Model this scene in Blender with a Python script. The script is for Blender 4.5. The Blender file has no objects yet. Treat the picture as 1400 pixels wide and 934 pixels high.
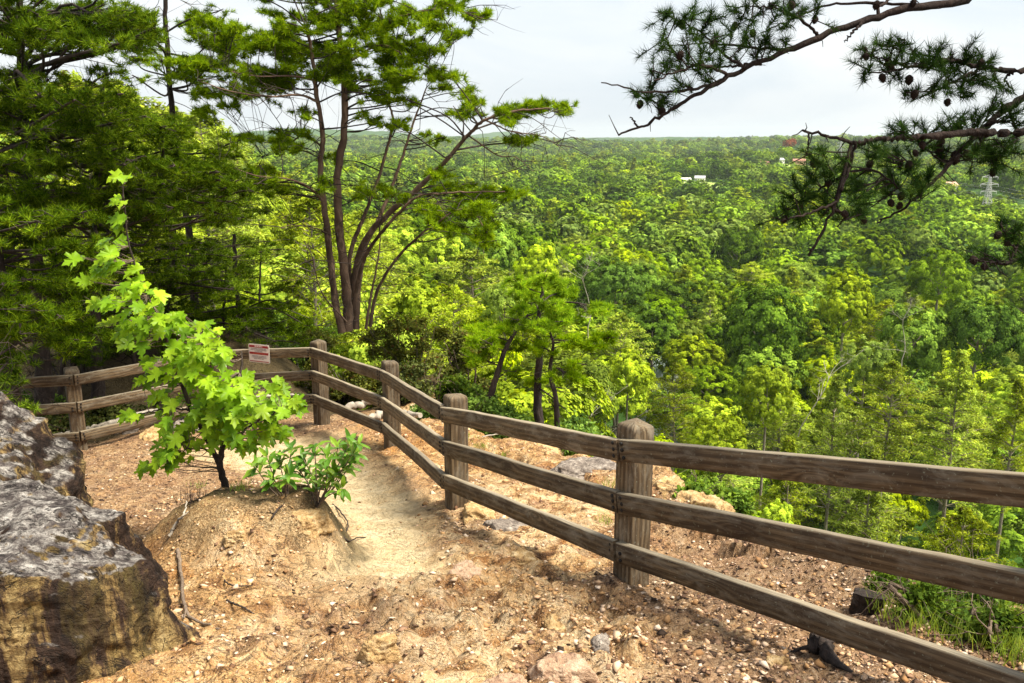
import bpy, math, random
import numpy as np
from mathutils import Vector, Matrix
R = np.random.RandomState(7)
random.seed(7)
sc = bpy.context.scene
C = sc.collection
PI = math.pi
RAD = math.radians
# ------------------------------------------------------------------ camera model
F = 1212.0
PITCH = RAD(12.9)
sp, cp = math.sin(PITCH), math.cos(PITCH)

def at(px, py, Y):
    """world point seen at photo pixel px, py and lying Y metres ahead of the camera"""
    u = (px - 700) / F; v = (py - 467) / F
    k = cp - v * sp
    return np.array([u / k * Y, Y, -(sp + v * cp) / k * Y])

def pxs(px, Y):           # metres per photo pixels at distance Y
    return px * Y / F

# ------------------------------------------------------------------ noise
def _hash(ix, iy, iz, seed):
    h = (ix.astype(np.int64) * 374761393 + iy.astype(np.int64) * 668265263 + iz.astype(np.int64) * 2147483647 + seed * 974634777) & 0xffffffff
    h = ((h ^ (h >> 13)) * 1274126177) & 0xffffffff
    h = (h ^ (h >> 16)) & 0xffffffff
    h = (h * 2246822519) & 0xffffffff
    h = (h ^ (h >> 15)) & 0xffff
    return h / 32767.5 - 1.0

def vnoise(x, y, z=None, seed=0):
    x = np.asarray(x, float); y = np.asarray(y, float)
    z = np.zeros_like(x) if z is None else np.asarray(z, float)
    x0 = np.floor(x); y0 = np.floor(y); z0 = np.floor(z)
    fx = x - x0; fy = y - y0; fz = z - z0
    fx = fx * fx * (3 - 2 * fx); fy = fy * fy * (3 - 2 * fy); fz = fz * fz * (3 - 2 * fz)
    r = 0
    for i in (0, 1):
        for j in (0, 1):
            for k in (0, 1):
                w = (fx if i else 1 - fx) * (fy if j else 1 - fy) * (fz if k else 1 - fz)
                r = r + w * _hash(x0 + i, y0 + j, z0 + k, seed)
    return r

def fbm(x, y, z=None, seed=0, oct=4, gain=.5):
    a = 1.0; s = 0; f = 1.0
    for o in range(oct):
        s = s + a * vnoise(np.asarray(x) * f + o * 17.3, np.asarray(y) * f - o * 9.1, None if z is None else np.asarray(z) * f, seed + o)
        a *= gain; f *= 2.03
    return s

def sstep(a, b, x):
    t = np.clip((x - a) / (b - a), 0, 1)
    return t * t * (3 - 2 * t)

# ------------------------------------------------------------------ terrain
def ledge(x, y):
    yy = np.clip(y, -8, 20)
    g = -(1.6 + .2275 * yy - .0046 * yy * yy)
    g = g - .06 * np.maximum(0, -x - 1.5)
    return g

def G0(px, py):
    """ground hit of a pixel on the smooth ledge"""
    Y = 5.0
    for _ in range(30):
        p = at(px, py, Y)
        s = p[2] / Y
        Y = Y + .6 * (float(ledge(p[0], Y)) / s - Y)
    return at(px, py, Y)

EDGE = np.array([[7.0, -1.0], [4.6, 1.2]] + [list(G0(*q)[:2]) for q in ((1420, 880), (1200, 778), (980, 700), (850, 642), (740, 610), (650, 598))]
                + [[-.9, 11.2], [-1.3, 14], [-1.2, 18], [0, 26]])

def edge_dist(x, y):
    """signed distance from the cliff edge: positive out in the valley"""
    x = np.asarray(x, float); y = np.asarray(y, float)
    best = np.full(x.shape, 1e9); sgn = np.ones(x.shape)
    for a, b in zip(EDGE[:-1], EDGE[1:]):
        d = b - a; L2 = (d ** 2).sum()
        t = np.clip(((x - a[0]) * d[0] + (y - a[1]) * d[1]) / L2, 0, 1)
        qx = a[0] + t * d[0]; qy = a[1] + t * d[1]
        dist = np.hypot(x - qx, y - qy)
        side = np.sign(-(d[0] * (y - a[1]) - d[1] * (x - a[0])))
        m = dist < best
        best = np.where(m, dist, best); sgn = np.where(m, side, sgn)
    return best * np.where(sgn == 0, 1, sgn)

PL = ([0, 6, 15, 30, 60, 110, 170, 250, 400, 12000], [-1.6, -2.9, -3.4, -9.5, -17, -30, -48, -60, -62, -62])
PM = ([0, 9, 12, 30, 60, 110, 170, 250, 400, 12000], [-3, -6, -9, -22, -34, -50, -62, -62, -62, -62])
PR = ([0, 5, 10, 25, 40, 60, 90, 250, 400, 12000], [-8, -10, -14, -28, -37, -48, -61, -62, -62, -62])
SITES = []    # far clearings with houses: x, y, z

def farland(x, y):
    x = np.asarray(x, float); y = np.asarray(y, float)
    r = np.hypot(x, y)
    yy = np.maximum(y, .0) * .6 + r * .4
    t = x / np.maximum(r, .5)
    a = np.interp(yy, *PL); b = np.interp(yy, *PM); c = np.interp(yy, *PR)
    w1 = sstep(-.30, -.03, t); w2 = sstep(-.02, .22, t)
    z = (a * (1 - w1) + b * w1) * (1 - w2) + c * w2
    z = z + 66 * np.exp(-(((x + 130) / 105) ** 2 + ((y - 215) / 110) ** 2))
    z = z + 40 * np.exp(-(((x + 420) / 260) ** 2 + ((y - 700) / 320) ** 2))
    rough = fbm(x / 55, y / 55, seed=3) * np.interp(r, [15, 80, 400, 1200], [0, 2.0, 3.5, 4])
    z = z + rough
    roll = fbm(x / 900 + 3, y / 520, seed=11, oct=3)
    z = z + np.interp(r, [4000, 6500, 12000], [0, 1, 1]) * 48 * fbm(x / 1500 + 5, y / 3000, seed=12, oct=3)
    z = z + np.interp(r, [3500, 5500, 9000, 12000], [0, 1, 1, .3]) * np.interp(t, [-.1, .1, .45], [0, 16, 62])
    z = z + roll * np.interp(r, [500, 1100, 2500, 5000, 9000], [0, 10, 22, 26, 34]) + np.interp(r, [1200, 3000, 6000, 9000, 14000], [0, 12, 34, 46, 20])
    for sx, sy, sz in SITES:
        base = -60
        q = np.exp(-((x - sx) ** 2 / 110 ** 2 + (y - sy) ** 2 / 120 ** 2))
        flat = np.exp(-(((x - sx) / 60) ** 4 + ((y - sy) / 60) ** 4))
        z = z + (sz - base) * q * (1 - flat)
        z = z * (1 - flat) + sz * flat
    return z

def mound(x, y):
    # the low hump under the sapling: steeper to the back and to the right
    cx, cy = MND
    dx = x - cx; dy = y - cy
    dxx = np.where(dx > 0, dx / .64, dx / .95)
    dyy = np.where(dy > 0, dy / .30, dy / .95)
    d = np.sqrt(dxx ** 2 + dyy ** 2)
    return .43 * (1 - sstep(.38, 1.15, d + .12 * vnoise(x * 3, y * 3, seed=5)))
MND = (-1.66, 5.72)

def path_w(x, y):
    """1 on the trodden pale path"""
    pts = np.array([[-.95, 4.4], [-.82, 5.2], [-.92, 6.2], [-1.35, 7.4], [-2.1, 8.6], [-2.9, 9.6]])
    cxx = np.interp(y, pts[:, 1], pts[:, 0])
    wd = np.interp(y, [4.2, 6, 8, 10], [.5, .32, .6, 1.0])
    return np.exp(-((x - cxx) / wd) ** 4) * sstep(4.3, 5.3, y) * (1 - sstep(10.0, 10.8, y))

def ground_z(x, y, detail=True):
    x = np.asarray(x, float); y = np.asarray(y, float)
    d = edge_dist(x, y) + .35 * fbm(x * .9, y * .9, seed=21, oct=3)
    g = ledge(x, y)
    pw = path_w(x, y)
    if detail:
        rough = 1 - .8 * pw
        n = fbm(x * 1.1, y * 1.1, seed=31, oct=3) * .05
        ridg = 1 - np.abs(fbm(x * 3.1 + y * .8, y * 3.3, seed=41, oct=4))
        blocks = np.abs(fbm(x * 5, y * 4, seed=47, oct=3))
        fine = fbm(x * 14, y * 14, seed=51, oct=3)
        rockband = np.exp(-((x + .25) / 1.0) ** 2 - ((y - 4.4) / 1.1) ** 2)
        g = g + n * rough + (ridg - .6) * .05 * rough * (.5 + rockband) + blocks * .11 * (rockband + .22) * rough + fine * .016 * (.4 + .6 * rough)
        g = g - .10 * pw * sstep(4.6, 5.6, y)
    g = g + mound(x, y)
    # rim of bedrock then the drop
    g = g + .10 * np.exp(-((d + .25) / .3) ** 2) * (fbm(x * 2.2, y * 2.2, seed=61) > -.1) * sstep(1.2, 3, y)
    f = farland(x, y)
    w = sstep(-.05, 2.6, d)
    left = 1 - sstep(-3.2, -1.4, x)
    # on the left the ledge runs on into the ridge
    wl = sstep(11, 17, y)
    w = w * (1 - left) + wl * left
    w = np.maximum(w, sstep(14, 20, y))
    f2 = np.minimum(f, g) * (1 - left) + f * left
    return g * (1 - w) + f2 * w

def gz(x, y):
    return float(ground_z(np.array([x]), np.array([y]))[0])

def onground(px, py):
    """ground hit of a pixel on the detailed terrain near the camera"""
    lo = 1.2
    Ys = np.linspace(1.5, 16, 700)
    P = np.array([at(px, py, Y) for Y in Ys])
    zz = ground_z(P[:, 0], P[:, 1])
    i = np.argmax(P[:, 2] < zz)
    if i == 0: return G0(px, py)
    return np.array([P[i, 0], P[i, 1], zz[i]])

# ------------------------------------------------------------------ mesh helpers
class MB:
    def __init__(s): s.v = []; s.f = {3: [], 4: []}; s.n = 0; s.uv = {3: [], 4: []}
    def add(s, V, Fc, uv=None):
        V = np.asarray(V, np.float32).reshape(-1, 3); Fc = np.asarray(Fc, np.int32)
        k = Fc.shape[1]
        s.v.append(V); s.f[k].append(Fc + s.n); s.n += len(V)
        s.uv[k].append(np.zeros((len(Fc), k, 2), np.float32) if uv is None else np.asarray(uv, np.float32))
    def build(s, name, mat, parent=None, smooth=False):
        me = bpy.data.meshes.new(name)
        V = np.concatenate(s.v); me.vertices.add(len(V)); me.vertices.foreach_set('co', V.ravel())
        fs = []; starts = []; tot = 0; uvs = []
        for k in (3, 4):
            if s.f[k]:
                a = np.concatenate(s.f[k]); fs.append(a.ravel()); starts.append(tot + np.arange(len(a)) * k); tot += a.size
                uvs.append(np.concatenate(s.uv[k]).reshape(-1, 2))
        L = np.concatenate(fs); S = np.concatenate(starts)
        me.loops.add(len(L)); me.loops.foreach_set('vertex_index', L.astype(np.int32))
        me.polygons.add(len(S)); me.polygons.foreach_set('loop_start', S.astype(np.int32))
        uvl = me.uv_layers.new(name='UVMap'); uvl.data.foreach_set('uv', np.concatenate(uvs).ravel())
        me.update(calc_edges=True)
        if smooth: me.polygons.foreach_set('use_smooth', np.ones(len(S), bool))
        for m in (mat if isinstance(mat, (list, tuple)) else [mat]): me.materials.append(m)
        o = bpy.data.objects.new(name, me); C.objects.link(o)
        if parent is not None: o.parent = parent
        return o

def nrm(a): return a / np.maximum(np.linalg.norm(a, axis=-1, keepdims=True), 1e-9)

def catmull(P, n):
    P = np.asarray(P, float)
    if len(P) < 3:
        t = np.linspace(0, 1, n)[:, None]; return P[0] * (1 - t) + P[-1] * t
    Q = np.vstack([2 * P[0] - P[1], P, 2 * P[-1] - P[-2]])
    out = []
    ts = np.linspace(0, len(P) - 1 - 1e-6, n)
    for t in ts:
        i = int(t); f = t - i
        p0, p1, p2, p3 = Q[i], Q[i + 1], Q[i + 2], Q[i + 3]
        out.append(.5 * ((2 * p1) + (-p0 + p2) * f + (2 * p0 - 5 * p1 + 4 * p2 - p3) * f * f + (-p0 + 3 * p1 - 3 * p2 + p3) * f ** 3))
    return np.array(out)

def tube(mb, P, r, sides=7, wob=0.0, seed=0):
    P = np.asarray(P, float); n = len(P)
    r = np.broadcast_to(np.asarray(r, float), (n,)).copy()
    T = nrm(np.gradient(P, axis=0))
    up = np.array([.31, .17, .93]) if abs(T[0][2]) < .9 else np.array([1., .2, 0])
    A = nrm(np.cross(T, up)); B = np.cross(T, A)
    an = np.arange(sides) * 2 * PI / sides
    rr = r[:, None] * np.ones(sides)
    if wob: rr = rr * (1 + wob * fbm(np.arange(n)[:, None] * .7 + seed, an[None, :] * 1.3 + seed * 3.1, seed=seed % 97))
    V = P[:, None] + rr[..., None] * (np.cos(an)[None, :, None] * A[:, None] + np.sin(an)[None, :, None] * B[:, None])
    i = np.arange(n - 1)[:, None] * sides; j = np.arange(sides)[None, :]; j2 = (j + 1) % sides
    Fq = np.stack([i + j, i + j2, i + sides + j2, i + sides + j], -1).reshape(-1, 4)
    # length coordinate for bark and wood
    Ls = np.concatenate([[0], np.cumsum(np.linalg.norm(np.diff(P, axis=0), axis=1))])
    u0 = np.repeat(Ls[:-1], sides); u1 = np.repeat(Ls[1:], sides); v0 = np.tile(np.arange(sides) / sides, n - 1); v1 = v0 + 1 / sides
    uv = np.stack([np.stack([u0, v0], -1), np.stack([u0, v1], -1), np.stack([u1, v1], -1), np.stack([u1, v0], -1)], 1)
    mb.add(V.reshape(-1, 3), Fq, uv)
    c0 = len(V.reshape(-1, 3))
    Vc = np.array([P[0], P[-1]])
    # caps
    f0 = [[0, 2 + (k + 1) % sides, 2 + k] for k in range(sides)]
    mb.add(np.vstack([Vc, V[0]]), f0)
    f1 = [[1, 2 + k, 2 + (k + 1) % sides] for k in range(sides)]
    mb.add(np.vstack([Vc, V[-1]]), f1)

def needles(mb, P, D, n, L, w, spread=.9, back=.5, rs=R):
    """star-like tufts of pine needles at points P along directions D"""
    P = np.asarray(P, float); D = nrm(np.asarray(D, float)); N = len(P)
    if N == 0: return
    base = np.repeat(P, n, 0); Dn = np.repeat(D, n, 0)
    s = rs.uniform(-back, .3, (N * n, 1))
    base = base + Dn * s * L
    d = nrm(Dn * rs.uniform(.15, 1.0, (N * n, 1)) + spread * nrm(rs.normal(size=(N * n, 3))) + np.array([0, 0, .18]))
    ln = L * rs.uniform(.65, 1.1, (N * n, 1))
    tip = base + d * ln
    side = nrm(np.cross(d, rs.normal(size=(N * n, 3)))) * (w / 2)
    V = np.stack([base - side, base + side, tip], 1).reshape(-1, 3)
    mb.add(V, np.arange(N * n * 3).reshape(-1, 3))

def cards(mb, P, Nn, size, asp=.6, rs=R, jit=.35):
    """rhombic leaves at P facing Nn"""
    n = len(P)
    Nn = nrm(Nn + .01)
    a = nrm(np.cross(Nn, rs.normal(size=(n, 3)))); b = np.cross(Nn, a)
    sz = (size * rs.uniform(1 - jit, 1 + jit, (n, 1))) / 2
    V = np.stack([P - a * sz, P + b * sz * asp + Nn * sz * .15, P + a * sz, P - b * sz * asp + Nn * sz * .15], 1).reshape(-1, 3)
    mb.add(V, np.arange(n * 4).reshape(-1, 4))

def unit(n, rs=R): return nrm(rs.normal(size=(n, 3)))

# ------------------------------------------------------------------ naming
def tag(o, label, cat, group=None, kind=None):
    if label: o['label'] = label
    if cat: o['category'] = cat
    if group: o['group'] = group
    if kind: o['kind'] = kind
    return o

def thing(name, loc, label, cat, group=None):
    o = bpy.data.objects.new(name, None); C.objects.link(o); o.location = tuple(float(q) for q in loc)
    o.empty_display_size = .2
    return tag(o, label, cat, group)

def local(o, mb):
    """shift a builder's world coordinates to the frame of its thing"""
    off = np.array(o.location, np.float32)
    mb.v = [v - off for v in mb.v]
    return mb

# ------------------------------------------------------------------ materials
def newmat(name):
    m = bpy.data.materials.new(name); m.use_nodes = True
    nt = m.node_tree; nt.nodes.clear()
    out = nt.nodes.new('ShaderNodeOutputMaterial')
    return m, nt, out
def N(nt, t, **kw):
    n = nt.nodes.new(t)
    for k, v in kw.items():
        if k.startswith('i_'):
            key = k[2:]
            key = int(key) if key.isdigit() else key.replace('_', ' ')
            n.inputs[key].default_value = v
        else: setattr(n, k, v)
    return n
def ramp(nt, src, stops, interp='LINEAR'):
    r = nt.nodes.new('ShaderNodeValToRGB'); r.color_ramp.interpolation = interp
    e = r.color_ramp.elements
    while len(e) < len(stops): e.new(.5)
    for q, (p, c) in zip(e, stops): q.position = p; q.color = (c[0], c[1], c[2], 1) if len(c) == 3 else c
    nt.links.new(src, r.inputs[0]); return r.outputs[0]
def mixc(nt, fac, a, b, blend='MIX'):
    m = nt.nodes.new('ShaderNodeMix'); m.data_type = 'RGBA'; m.blend_type = blend
    for s, v in ((m.inputs[0], fac), (m.inputs[6], a), (m.inputs[7], b)):
        if hasattr(v, 'is_linked') or hasattr(v, 'links'): nt.links.new(v, s)
        elif isinstance(v, (int, float)): s.default_value = v
        else: s.default_value = (*v[:3], 1)
    return m.outputs[2]
def noise(nt, vec, scale, detail=4, rough=.55, dist=0):
    n = nt.nodes.new('ShaderNodeTexNoise'); n.inputs['Scale'].default_value = scale; n.inputs['Detail'].default_value = detail
    n.inputs['Roughness'].default_value = rough; n.inputs['Distortion'].default_value = dist
    if vec is not None: nt.links.new(vec, n.inputs['Vector'])
    return n.outputs['Fac']
def math_(nt, op, a, b=None):
    m = nt.nodes.new('ShaderNodeMath'); m.operation = op
    for s, v in zip(m.inputs, (a, b)):
        if v is None: continue
        if isinstance(v, (int, float)): s.default_value = v
        else: nt.links.new(v, s)
    return m.outputs[0]
def maprange(nt, v, a, b, c=0, d=1):
    m = nt.nodes.new('ShaderNodeMapRange'); nt.links.new(v, m.inputs[0])
    for i, q in enumerate((a, b, c, d)): m.inputs[i + 1].default_value = q
    return m.outputs[0]
def bump(nt, h, strength=.5, dist=.02, normal=None):
    b = nt.nodes.new('ShaderNodeBump'); b.inputs['Strength'].default_value = strength; b.inputs['Distance'].default_value = dist
    nt.links.new(h, b.inputs['Height'])
    if normal is not None: nt.links.new(normal, b.inputs['Normal'])
    return b.outputs[0]
def princ(nt, out, col, rough=.85, normal=None, spec=.25):
    p = nt.nodes.new('ShaderNodeBsdfPrincipled')
    if isinstance(col, tuple): p.inputs['Base Color'].default_value = (*col, 1)
    else: nt.links.new(col, p.inputs['Base Color'])
    if isinstance(rough, float): p.inputs['Roughness'].default_value = rough
    else: nt.links.new(rough, p.inputs['Roughness'])
    p.inputs['Specular IOR Level'].default_value = spec
    if normal is not None: nt.links.new(normal, p.inputs['Normal'])
    nt.links.new(p.outputs[0], out.inputs[0]); return p

def leafmat(name, dark, mid, light, trans=.35, objvar=.35, tcol=None, brown=None, gloss=0.0, clump=None):
    """foliage: each leaf its own shade, each plant its own shade"""
    m, nt, out = newmat(name)
    g = N(nt, 'ShaderNodeNewGeometry'); oi = N(nt, 'ShaderNodeObjectInfo')
    stops = [(0, dark), (.5, mid), (1, light)]
    if brown: stops = [(0, brown), (.05, brown), (.07, dark), (.5, mid), (1, light)]
    c = ramp(nt, g.outputs['Random Per Island'], stops)
    hs = N(nt, 'ShaderNodeHueSaturation')
    nt.links.new(c, hs.inputs['Color'])
    nt.links.new(maprange(nt, oi.outputs['Random'], 0, 1, 1 - objvar, 1 + objvar), hs.inputs['Value'])
    r2 = math_(nt, 'FRACT', math_(nt, 'MULTIPLY', oi.outputs['Random'], 7.31))
    nt.links.new(maprange(nt, r2, 0, 1, .5 - .04 * objvar, .5), hs.inputs['Hue'])
    nt.links.new(maprange(nt, r2, 0, 1, 1.0, 1 - .35 * objvar), hs.inputs['Saturation'])
    col = hs.outputs[0]
    if clump:      # noise in the colour imitates bright tips and shaded crown interior
        cn = noise(nt, N(nt, 'ShaderNodeTexCoord').outputs['Object'], clump, 2, .5)
        h2 = N(nt, 'ShaderNodeHueSaturation'); nt.links.new(col, h2.inputs['Color'])
        nt.links.new(maprange(nt, cn, .36, .64, .55, 1.40), h2.inputs['Value']); nt.links.new(maprange(nt, cn, .36, .64, .506, .493), h2.inputs['Hue']); col = h2.outputs[0]
    d = N(nt, 'ShaderNodeBsdfDiffuse'); t = N(nt, 'ShaderNodeBsdfTranslucent')
    nt.links.new(col, d.inputs[0])
    tc = mixc(nt, 1.0, col, tcol or (1.5, 1.35, .5), 'MULTIPLY')
    nt.links.new(tc, t.inputs[0])
    mx = N(nt, 'ShaderNodeMixShader'); mx.inputs[0].default_value = trans
    nt.links.new(d.outputs[0], mx.inputs[1]); nt.links.new(t.outputs[0], mx.inputs[2])
    sh = mx.outputs[0]
    if gloss:
        gl = N(nt, 'ShaderNodeBsdfGlossy'); gl.inputs['Roughness'].default_value = .42; gl.inputs[0].default_value = (1, 1, 1, 1)
        fr = N(nt, 'ShaderNodeFresnel'); fr.inputs[0].default_value = 1.4
        mm = N(nt, 'ShaderNodeMixShader'); nt.links.new(math_(nt, 'MULTIPLY', fr.outputs[0], gloss), mm.inputs[0])
        nt.links.new(sh, mm.inputs[1]); nt.links.new(gl.outputs[0], mm.inputs[2]); sh = mm.outputs[0]
    nt.links.new(sh, out.inputs[0])
    return m

def barkmat(name, c1, c2, c3, scale=1.0):
    m, nt, out = newmat(name)
    tc = N(nt, 'ShaderNodeTexCoord'); mp = N(nt, 'ShaderNodeMapping'); mp.inputs['Scale'].default_value = (1, 1, .35)
    nt.links.new(tc.outputs['Object'], mp.inputs[0])
    n1 = noise(nt, mp.outputs[0], 14 * scale, 6, .65, .4); n2 = noise(nt, tc.outputs['Object'], 1.3 * scale, 3)
    c = ramp(nt, n1, [(.3, c1), (.52, c2), (.72, c3)])
    c = mixc(nt, maprange(nt, n2, .35, .65), c, mixc(nt, .5, c, c3))
    princ(nt, out, c, .9, bump(nt, n1, .9, .03), .15)
    return m

M = {}
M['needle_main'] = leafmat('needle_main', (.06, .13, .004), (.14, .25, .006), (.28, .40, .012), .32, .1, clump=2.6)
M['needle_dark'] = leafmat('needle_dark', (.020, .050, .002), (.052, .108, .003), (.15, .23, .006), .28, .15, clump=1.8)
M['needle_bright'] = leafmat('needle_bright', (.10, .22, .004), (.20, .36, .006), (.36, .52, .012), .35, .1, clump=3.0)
M['needle_branch'] = leafmat('needle_branch', (.012, .032, .010), (.022, .055, .012), (.05, .10, .018), .15, .1, clump=9)  # backlit near-silhouette of the boughs put into the needle colour
M['maple_leaf'] = leafmat('maple_leaf', (.12, .25, .006), (.20, .36, .010), (.31, .47, .018), .45, .05, (1.5, 1.4, .4), gloss=.25, clump=4)
M['laurel_leaf'] = leafmat('laurel_leaf', (.04, .12, .006), (.085, .20, .010), (.20, .33, .02), .3, .05, gloss=.5)
M['shrub_leaf'] = leafmat('shrub_leaf', (.035, .055, .012), (.085, .115, .02), (.17, .20, .03), .3, .5, brown=(.11, .06, .02), clump=3)
M['shrub_green'] = leafmat('shrub_green', (.04, .09, .012), (.09, .18, .02), (.18, .30, .03), .35, .35, clump=3)
M['grass'] = leafmat('grass', (.10, .16, .02), (.17, .27, .03), (.30, .38, .06), .35, .2)
M['oak'] = leafmat('oak', (.036, .090, .001), (.070, .155, .002), (.13, .245, .004), .22, .38, clump=.45)
M['mid_green'] = leafmat('mid_green', (.090, .185, .002), (.155, .29, .003), (.24, .39, .005), .26, .38, clump=.45)
M['yellow_green'] = leafmat('yellow_green', (.21, .34, .003), (.33, .47, .004), (.46, .59, .008), .30, .28, clump=.5)
M['willow'] = leafmat('willow', (.11, .19, .022), (.17, .27, .03), (.26, .36, .05), .28, .28, clump=.5)
M['pine_far'] = leafmat('pine_far', (.15, .24, .008), (.25, .36, .012), (.36, .46, .02), .28, .35, brown=(.10, .08, .03), clump=.6)
M['rust'] = leafmat('rust', (.22, .07, .03), (.30, .10, .04), (.36, .16, .06), .2, .1)
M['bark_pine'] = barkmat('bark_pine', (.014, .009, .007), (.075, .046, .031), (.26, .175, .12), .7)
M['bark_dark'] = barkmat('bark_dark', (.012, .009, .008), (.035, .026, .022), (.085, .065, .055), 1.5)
M['bark_far'] = barkmat('bark_far', (.09, .07, .05), (.19, .155, .12), (.32, .28, .22), .4)
M['deadwood'] = barkmat('deadwood', (.14, .12, .10), (.32, .28, .23), (.50, .45, .38), .7)
M['twig'] = barkmat('twig', (.05, .04, .03), (.14, .10, .075), (.26, .20, .15), 2)

# fence timber: grain runs with u, knots, grey weathering on top
def woodmat():
    m, nt, out = newmat('weathered_timber')
    uv = N(nt, 'ShaderNodeUVMap'); oi = N(nt, 'ShaderNodeObjectInfo')
    cmb = N(nt, 'ShaderNodeCombineXYZ')
    nt.links.new(math_(nt, 'MULTIPLY', oi.outputs['Random'], 37.0), cmb.inputs[0]); nt.links.new(math_(nt, 'MULTIPLY', oi.outputs['Random'], 11.0), cmb.inputs[1])
    add = N(nt, 'ShaderNodeVectorMath', operation='ADD'); nt.links.new(uv.outputs[0], add.inputs[0]); nt.links.new(cmb.outputs[0], add.inputs[1])
    mp = N(nt, 'ShaderNodeMapping'); mp.inputs['Scale'].default_value = (1.6, 16, 1); nt.links.new(add.outputs[0], mp.inputs[0])
    # knots warp the rings
    vo = N(nt, 'ShaderNodeTexVoronoi'); vo.inputs['Scale'].default_value = 1.0
    mpk = N(nt, 'ShaderNodeMapping'); mpk.inputs['Scale'].default_value = (1.9, 5.5, 1); nt.links.new(add.outputs[0], mpk.inputs[0]); nt.links.new(mpk.outputs[0], vo.inputs['Vector'])
    kd = maprange(nt, vo.outputs['Distance'], 0, .42, 1, 0)
    wv = N(nt, 'ShaderNodeTexWave'); wv.wave_type = 'BANDS'; wv.bands_direction = 'Y'
    wv.inputs['Scale'].default_value = .55; wv.inputs['Distortion'].default_value = 3.2; wv.inputs['Detail'].default_value = 2.5; wv.inputs['Detail Scale'].default_value = .7
    off = N(nt, 'ShaderNodeCombineXYZ'); nt.links.new(math_(nt, 'MULTIPLY', math_(nt, 'POWER', kd, 2.0), 2.4), off.inputs[1])
    a2 = N(nt, 'ShaderNodeVectorMath', operation='ADD'); nt.links.new(mp.outputs[0], a2.inputs[0]); nt.links.new(off.outputs[0], a2.inputs[1])
    nt.links.new(a2.outputs[0], wv.inputs['Vector'])
    mp2 = N(nt, 'ShaderNodeMapping'); mp2.inputs['Scale'].default_value = (4, 130, 1); nt.links.new(add.outputs[0], mp2.inputs[0])
    fine = noise(nt, mp2.outputs[0], 1, 5, .6)
    mp3 = N(nt, 'ShaderNodeMapping'); mp3.inputs['Scale'].default_value = (2.2, 7, 1); nt.links.new(add.outputs[0], mp3.inputs[0])
    blot = noise(nt, mp3.outputs[0], 1, 4, .6)
    h = math_(nt, 'ADD', math_(nt, 'MULTIPLY', wv.outputs['Fac'], .25), math_(nt, 'MULTIPLY', fine, .85))
    c = ramp(nt, h, [(.25, (.028, .018, .011)), (.5, (.078, .052, .028)), (.8, (.19, .135, .078))])
    c = mixc(nt, maprange(nt, blot, .40, .72), c, (.040, .026, .016))
    c = mixc(nt, math_(nt, 'MULTIPLY', maprange(nt, noise(nt, mp3.outputs[0], 2.3, 5, .7, .5), .48, .66), .55), c, (.20, .175, .135))
    knot = maprange(nt, kd, .80, .93)
    c = mixc(nt, knot, c, (.022, .015, .010))
    # silvered upward faces
    g = N(nt, 'ShaderNodeNewGeometry'); sx = N(nt, 'ShaderNodeSeparateXYZ'); nt.links.new(g.outputs['True Normal'], sx.inputs[0])
    up = maprange(nt, sx.outputs[2], .4, .9)
    silver = ramp(nt, fine, [(.3, (.13, .11, .085)), (.6, (.33, .28, .20)), (.8, (.50, .44, .34))])
    c = mixc(nt, math_(nt, 'MULTIPLY', up, .65), c, silver)
    sp_ = noise(nt, N(nt, 'ShaderNodeTexCoord').outputs['Object'], 60, 3, .7)
    c = mixc(nt, math_(nt, 'MULTIPLY', maprange(nt, sp_, .62, .70), .5), c, (.27, .29, .22))
    # every board its own tone
    hs = N(nt, 'ShaderNodeHueSaturation'); nt.links.new(c, hs.inputs['Color']); nt.links.new(maprange(nt, oi.outputs['Random'], 0, 1, .85, 1.25), hs.inputs['Value'])
    n = bump(nt, h, .6, .0025)
    princ(nt, out, hs.outputs[0], .82, n, .25)
    return m
M['timber'] = woodmat()
def post_timber():
    m = M['timber'].copy(); m.name = 'post_timber'
    for n in m.node_tree.nodes:
        if n.type == 'MATH' and n.operation == 'MULTIPLY' and abs(n.inputs[1].default_value - .65) < 1e-4 and not n.inputs[1].is_linked: n.inputs[1].default_value = .12
    return m
M['post_timber'] = post_timber()
m, nt, out = newmat('black_bolt'); princ(nt, out, (.012, .010, .009), .6); M['bolt'] = m
m, nt, out = newmat('charred_wood')
n1 = noise(nt, N(nt, 'ShaderNodeTexCoord').outputs['Object'], 30, 5, .7)
princ(nt, out, ramp(nt, n1, [(.3, (.010, .008, .007)), (.7, (.05, .035, .03))]), .8, bump(nt, n1, 1, .02)); M['char'] = m

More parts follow.
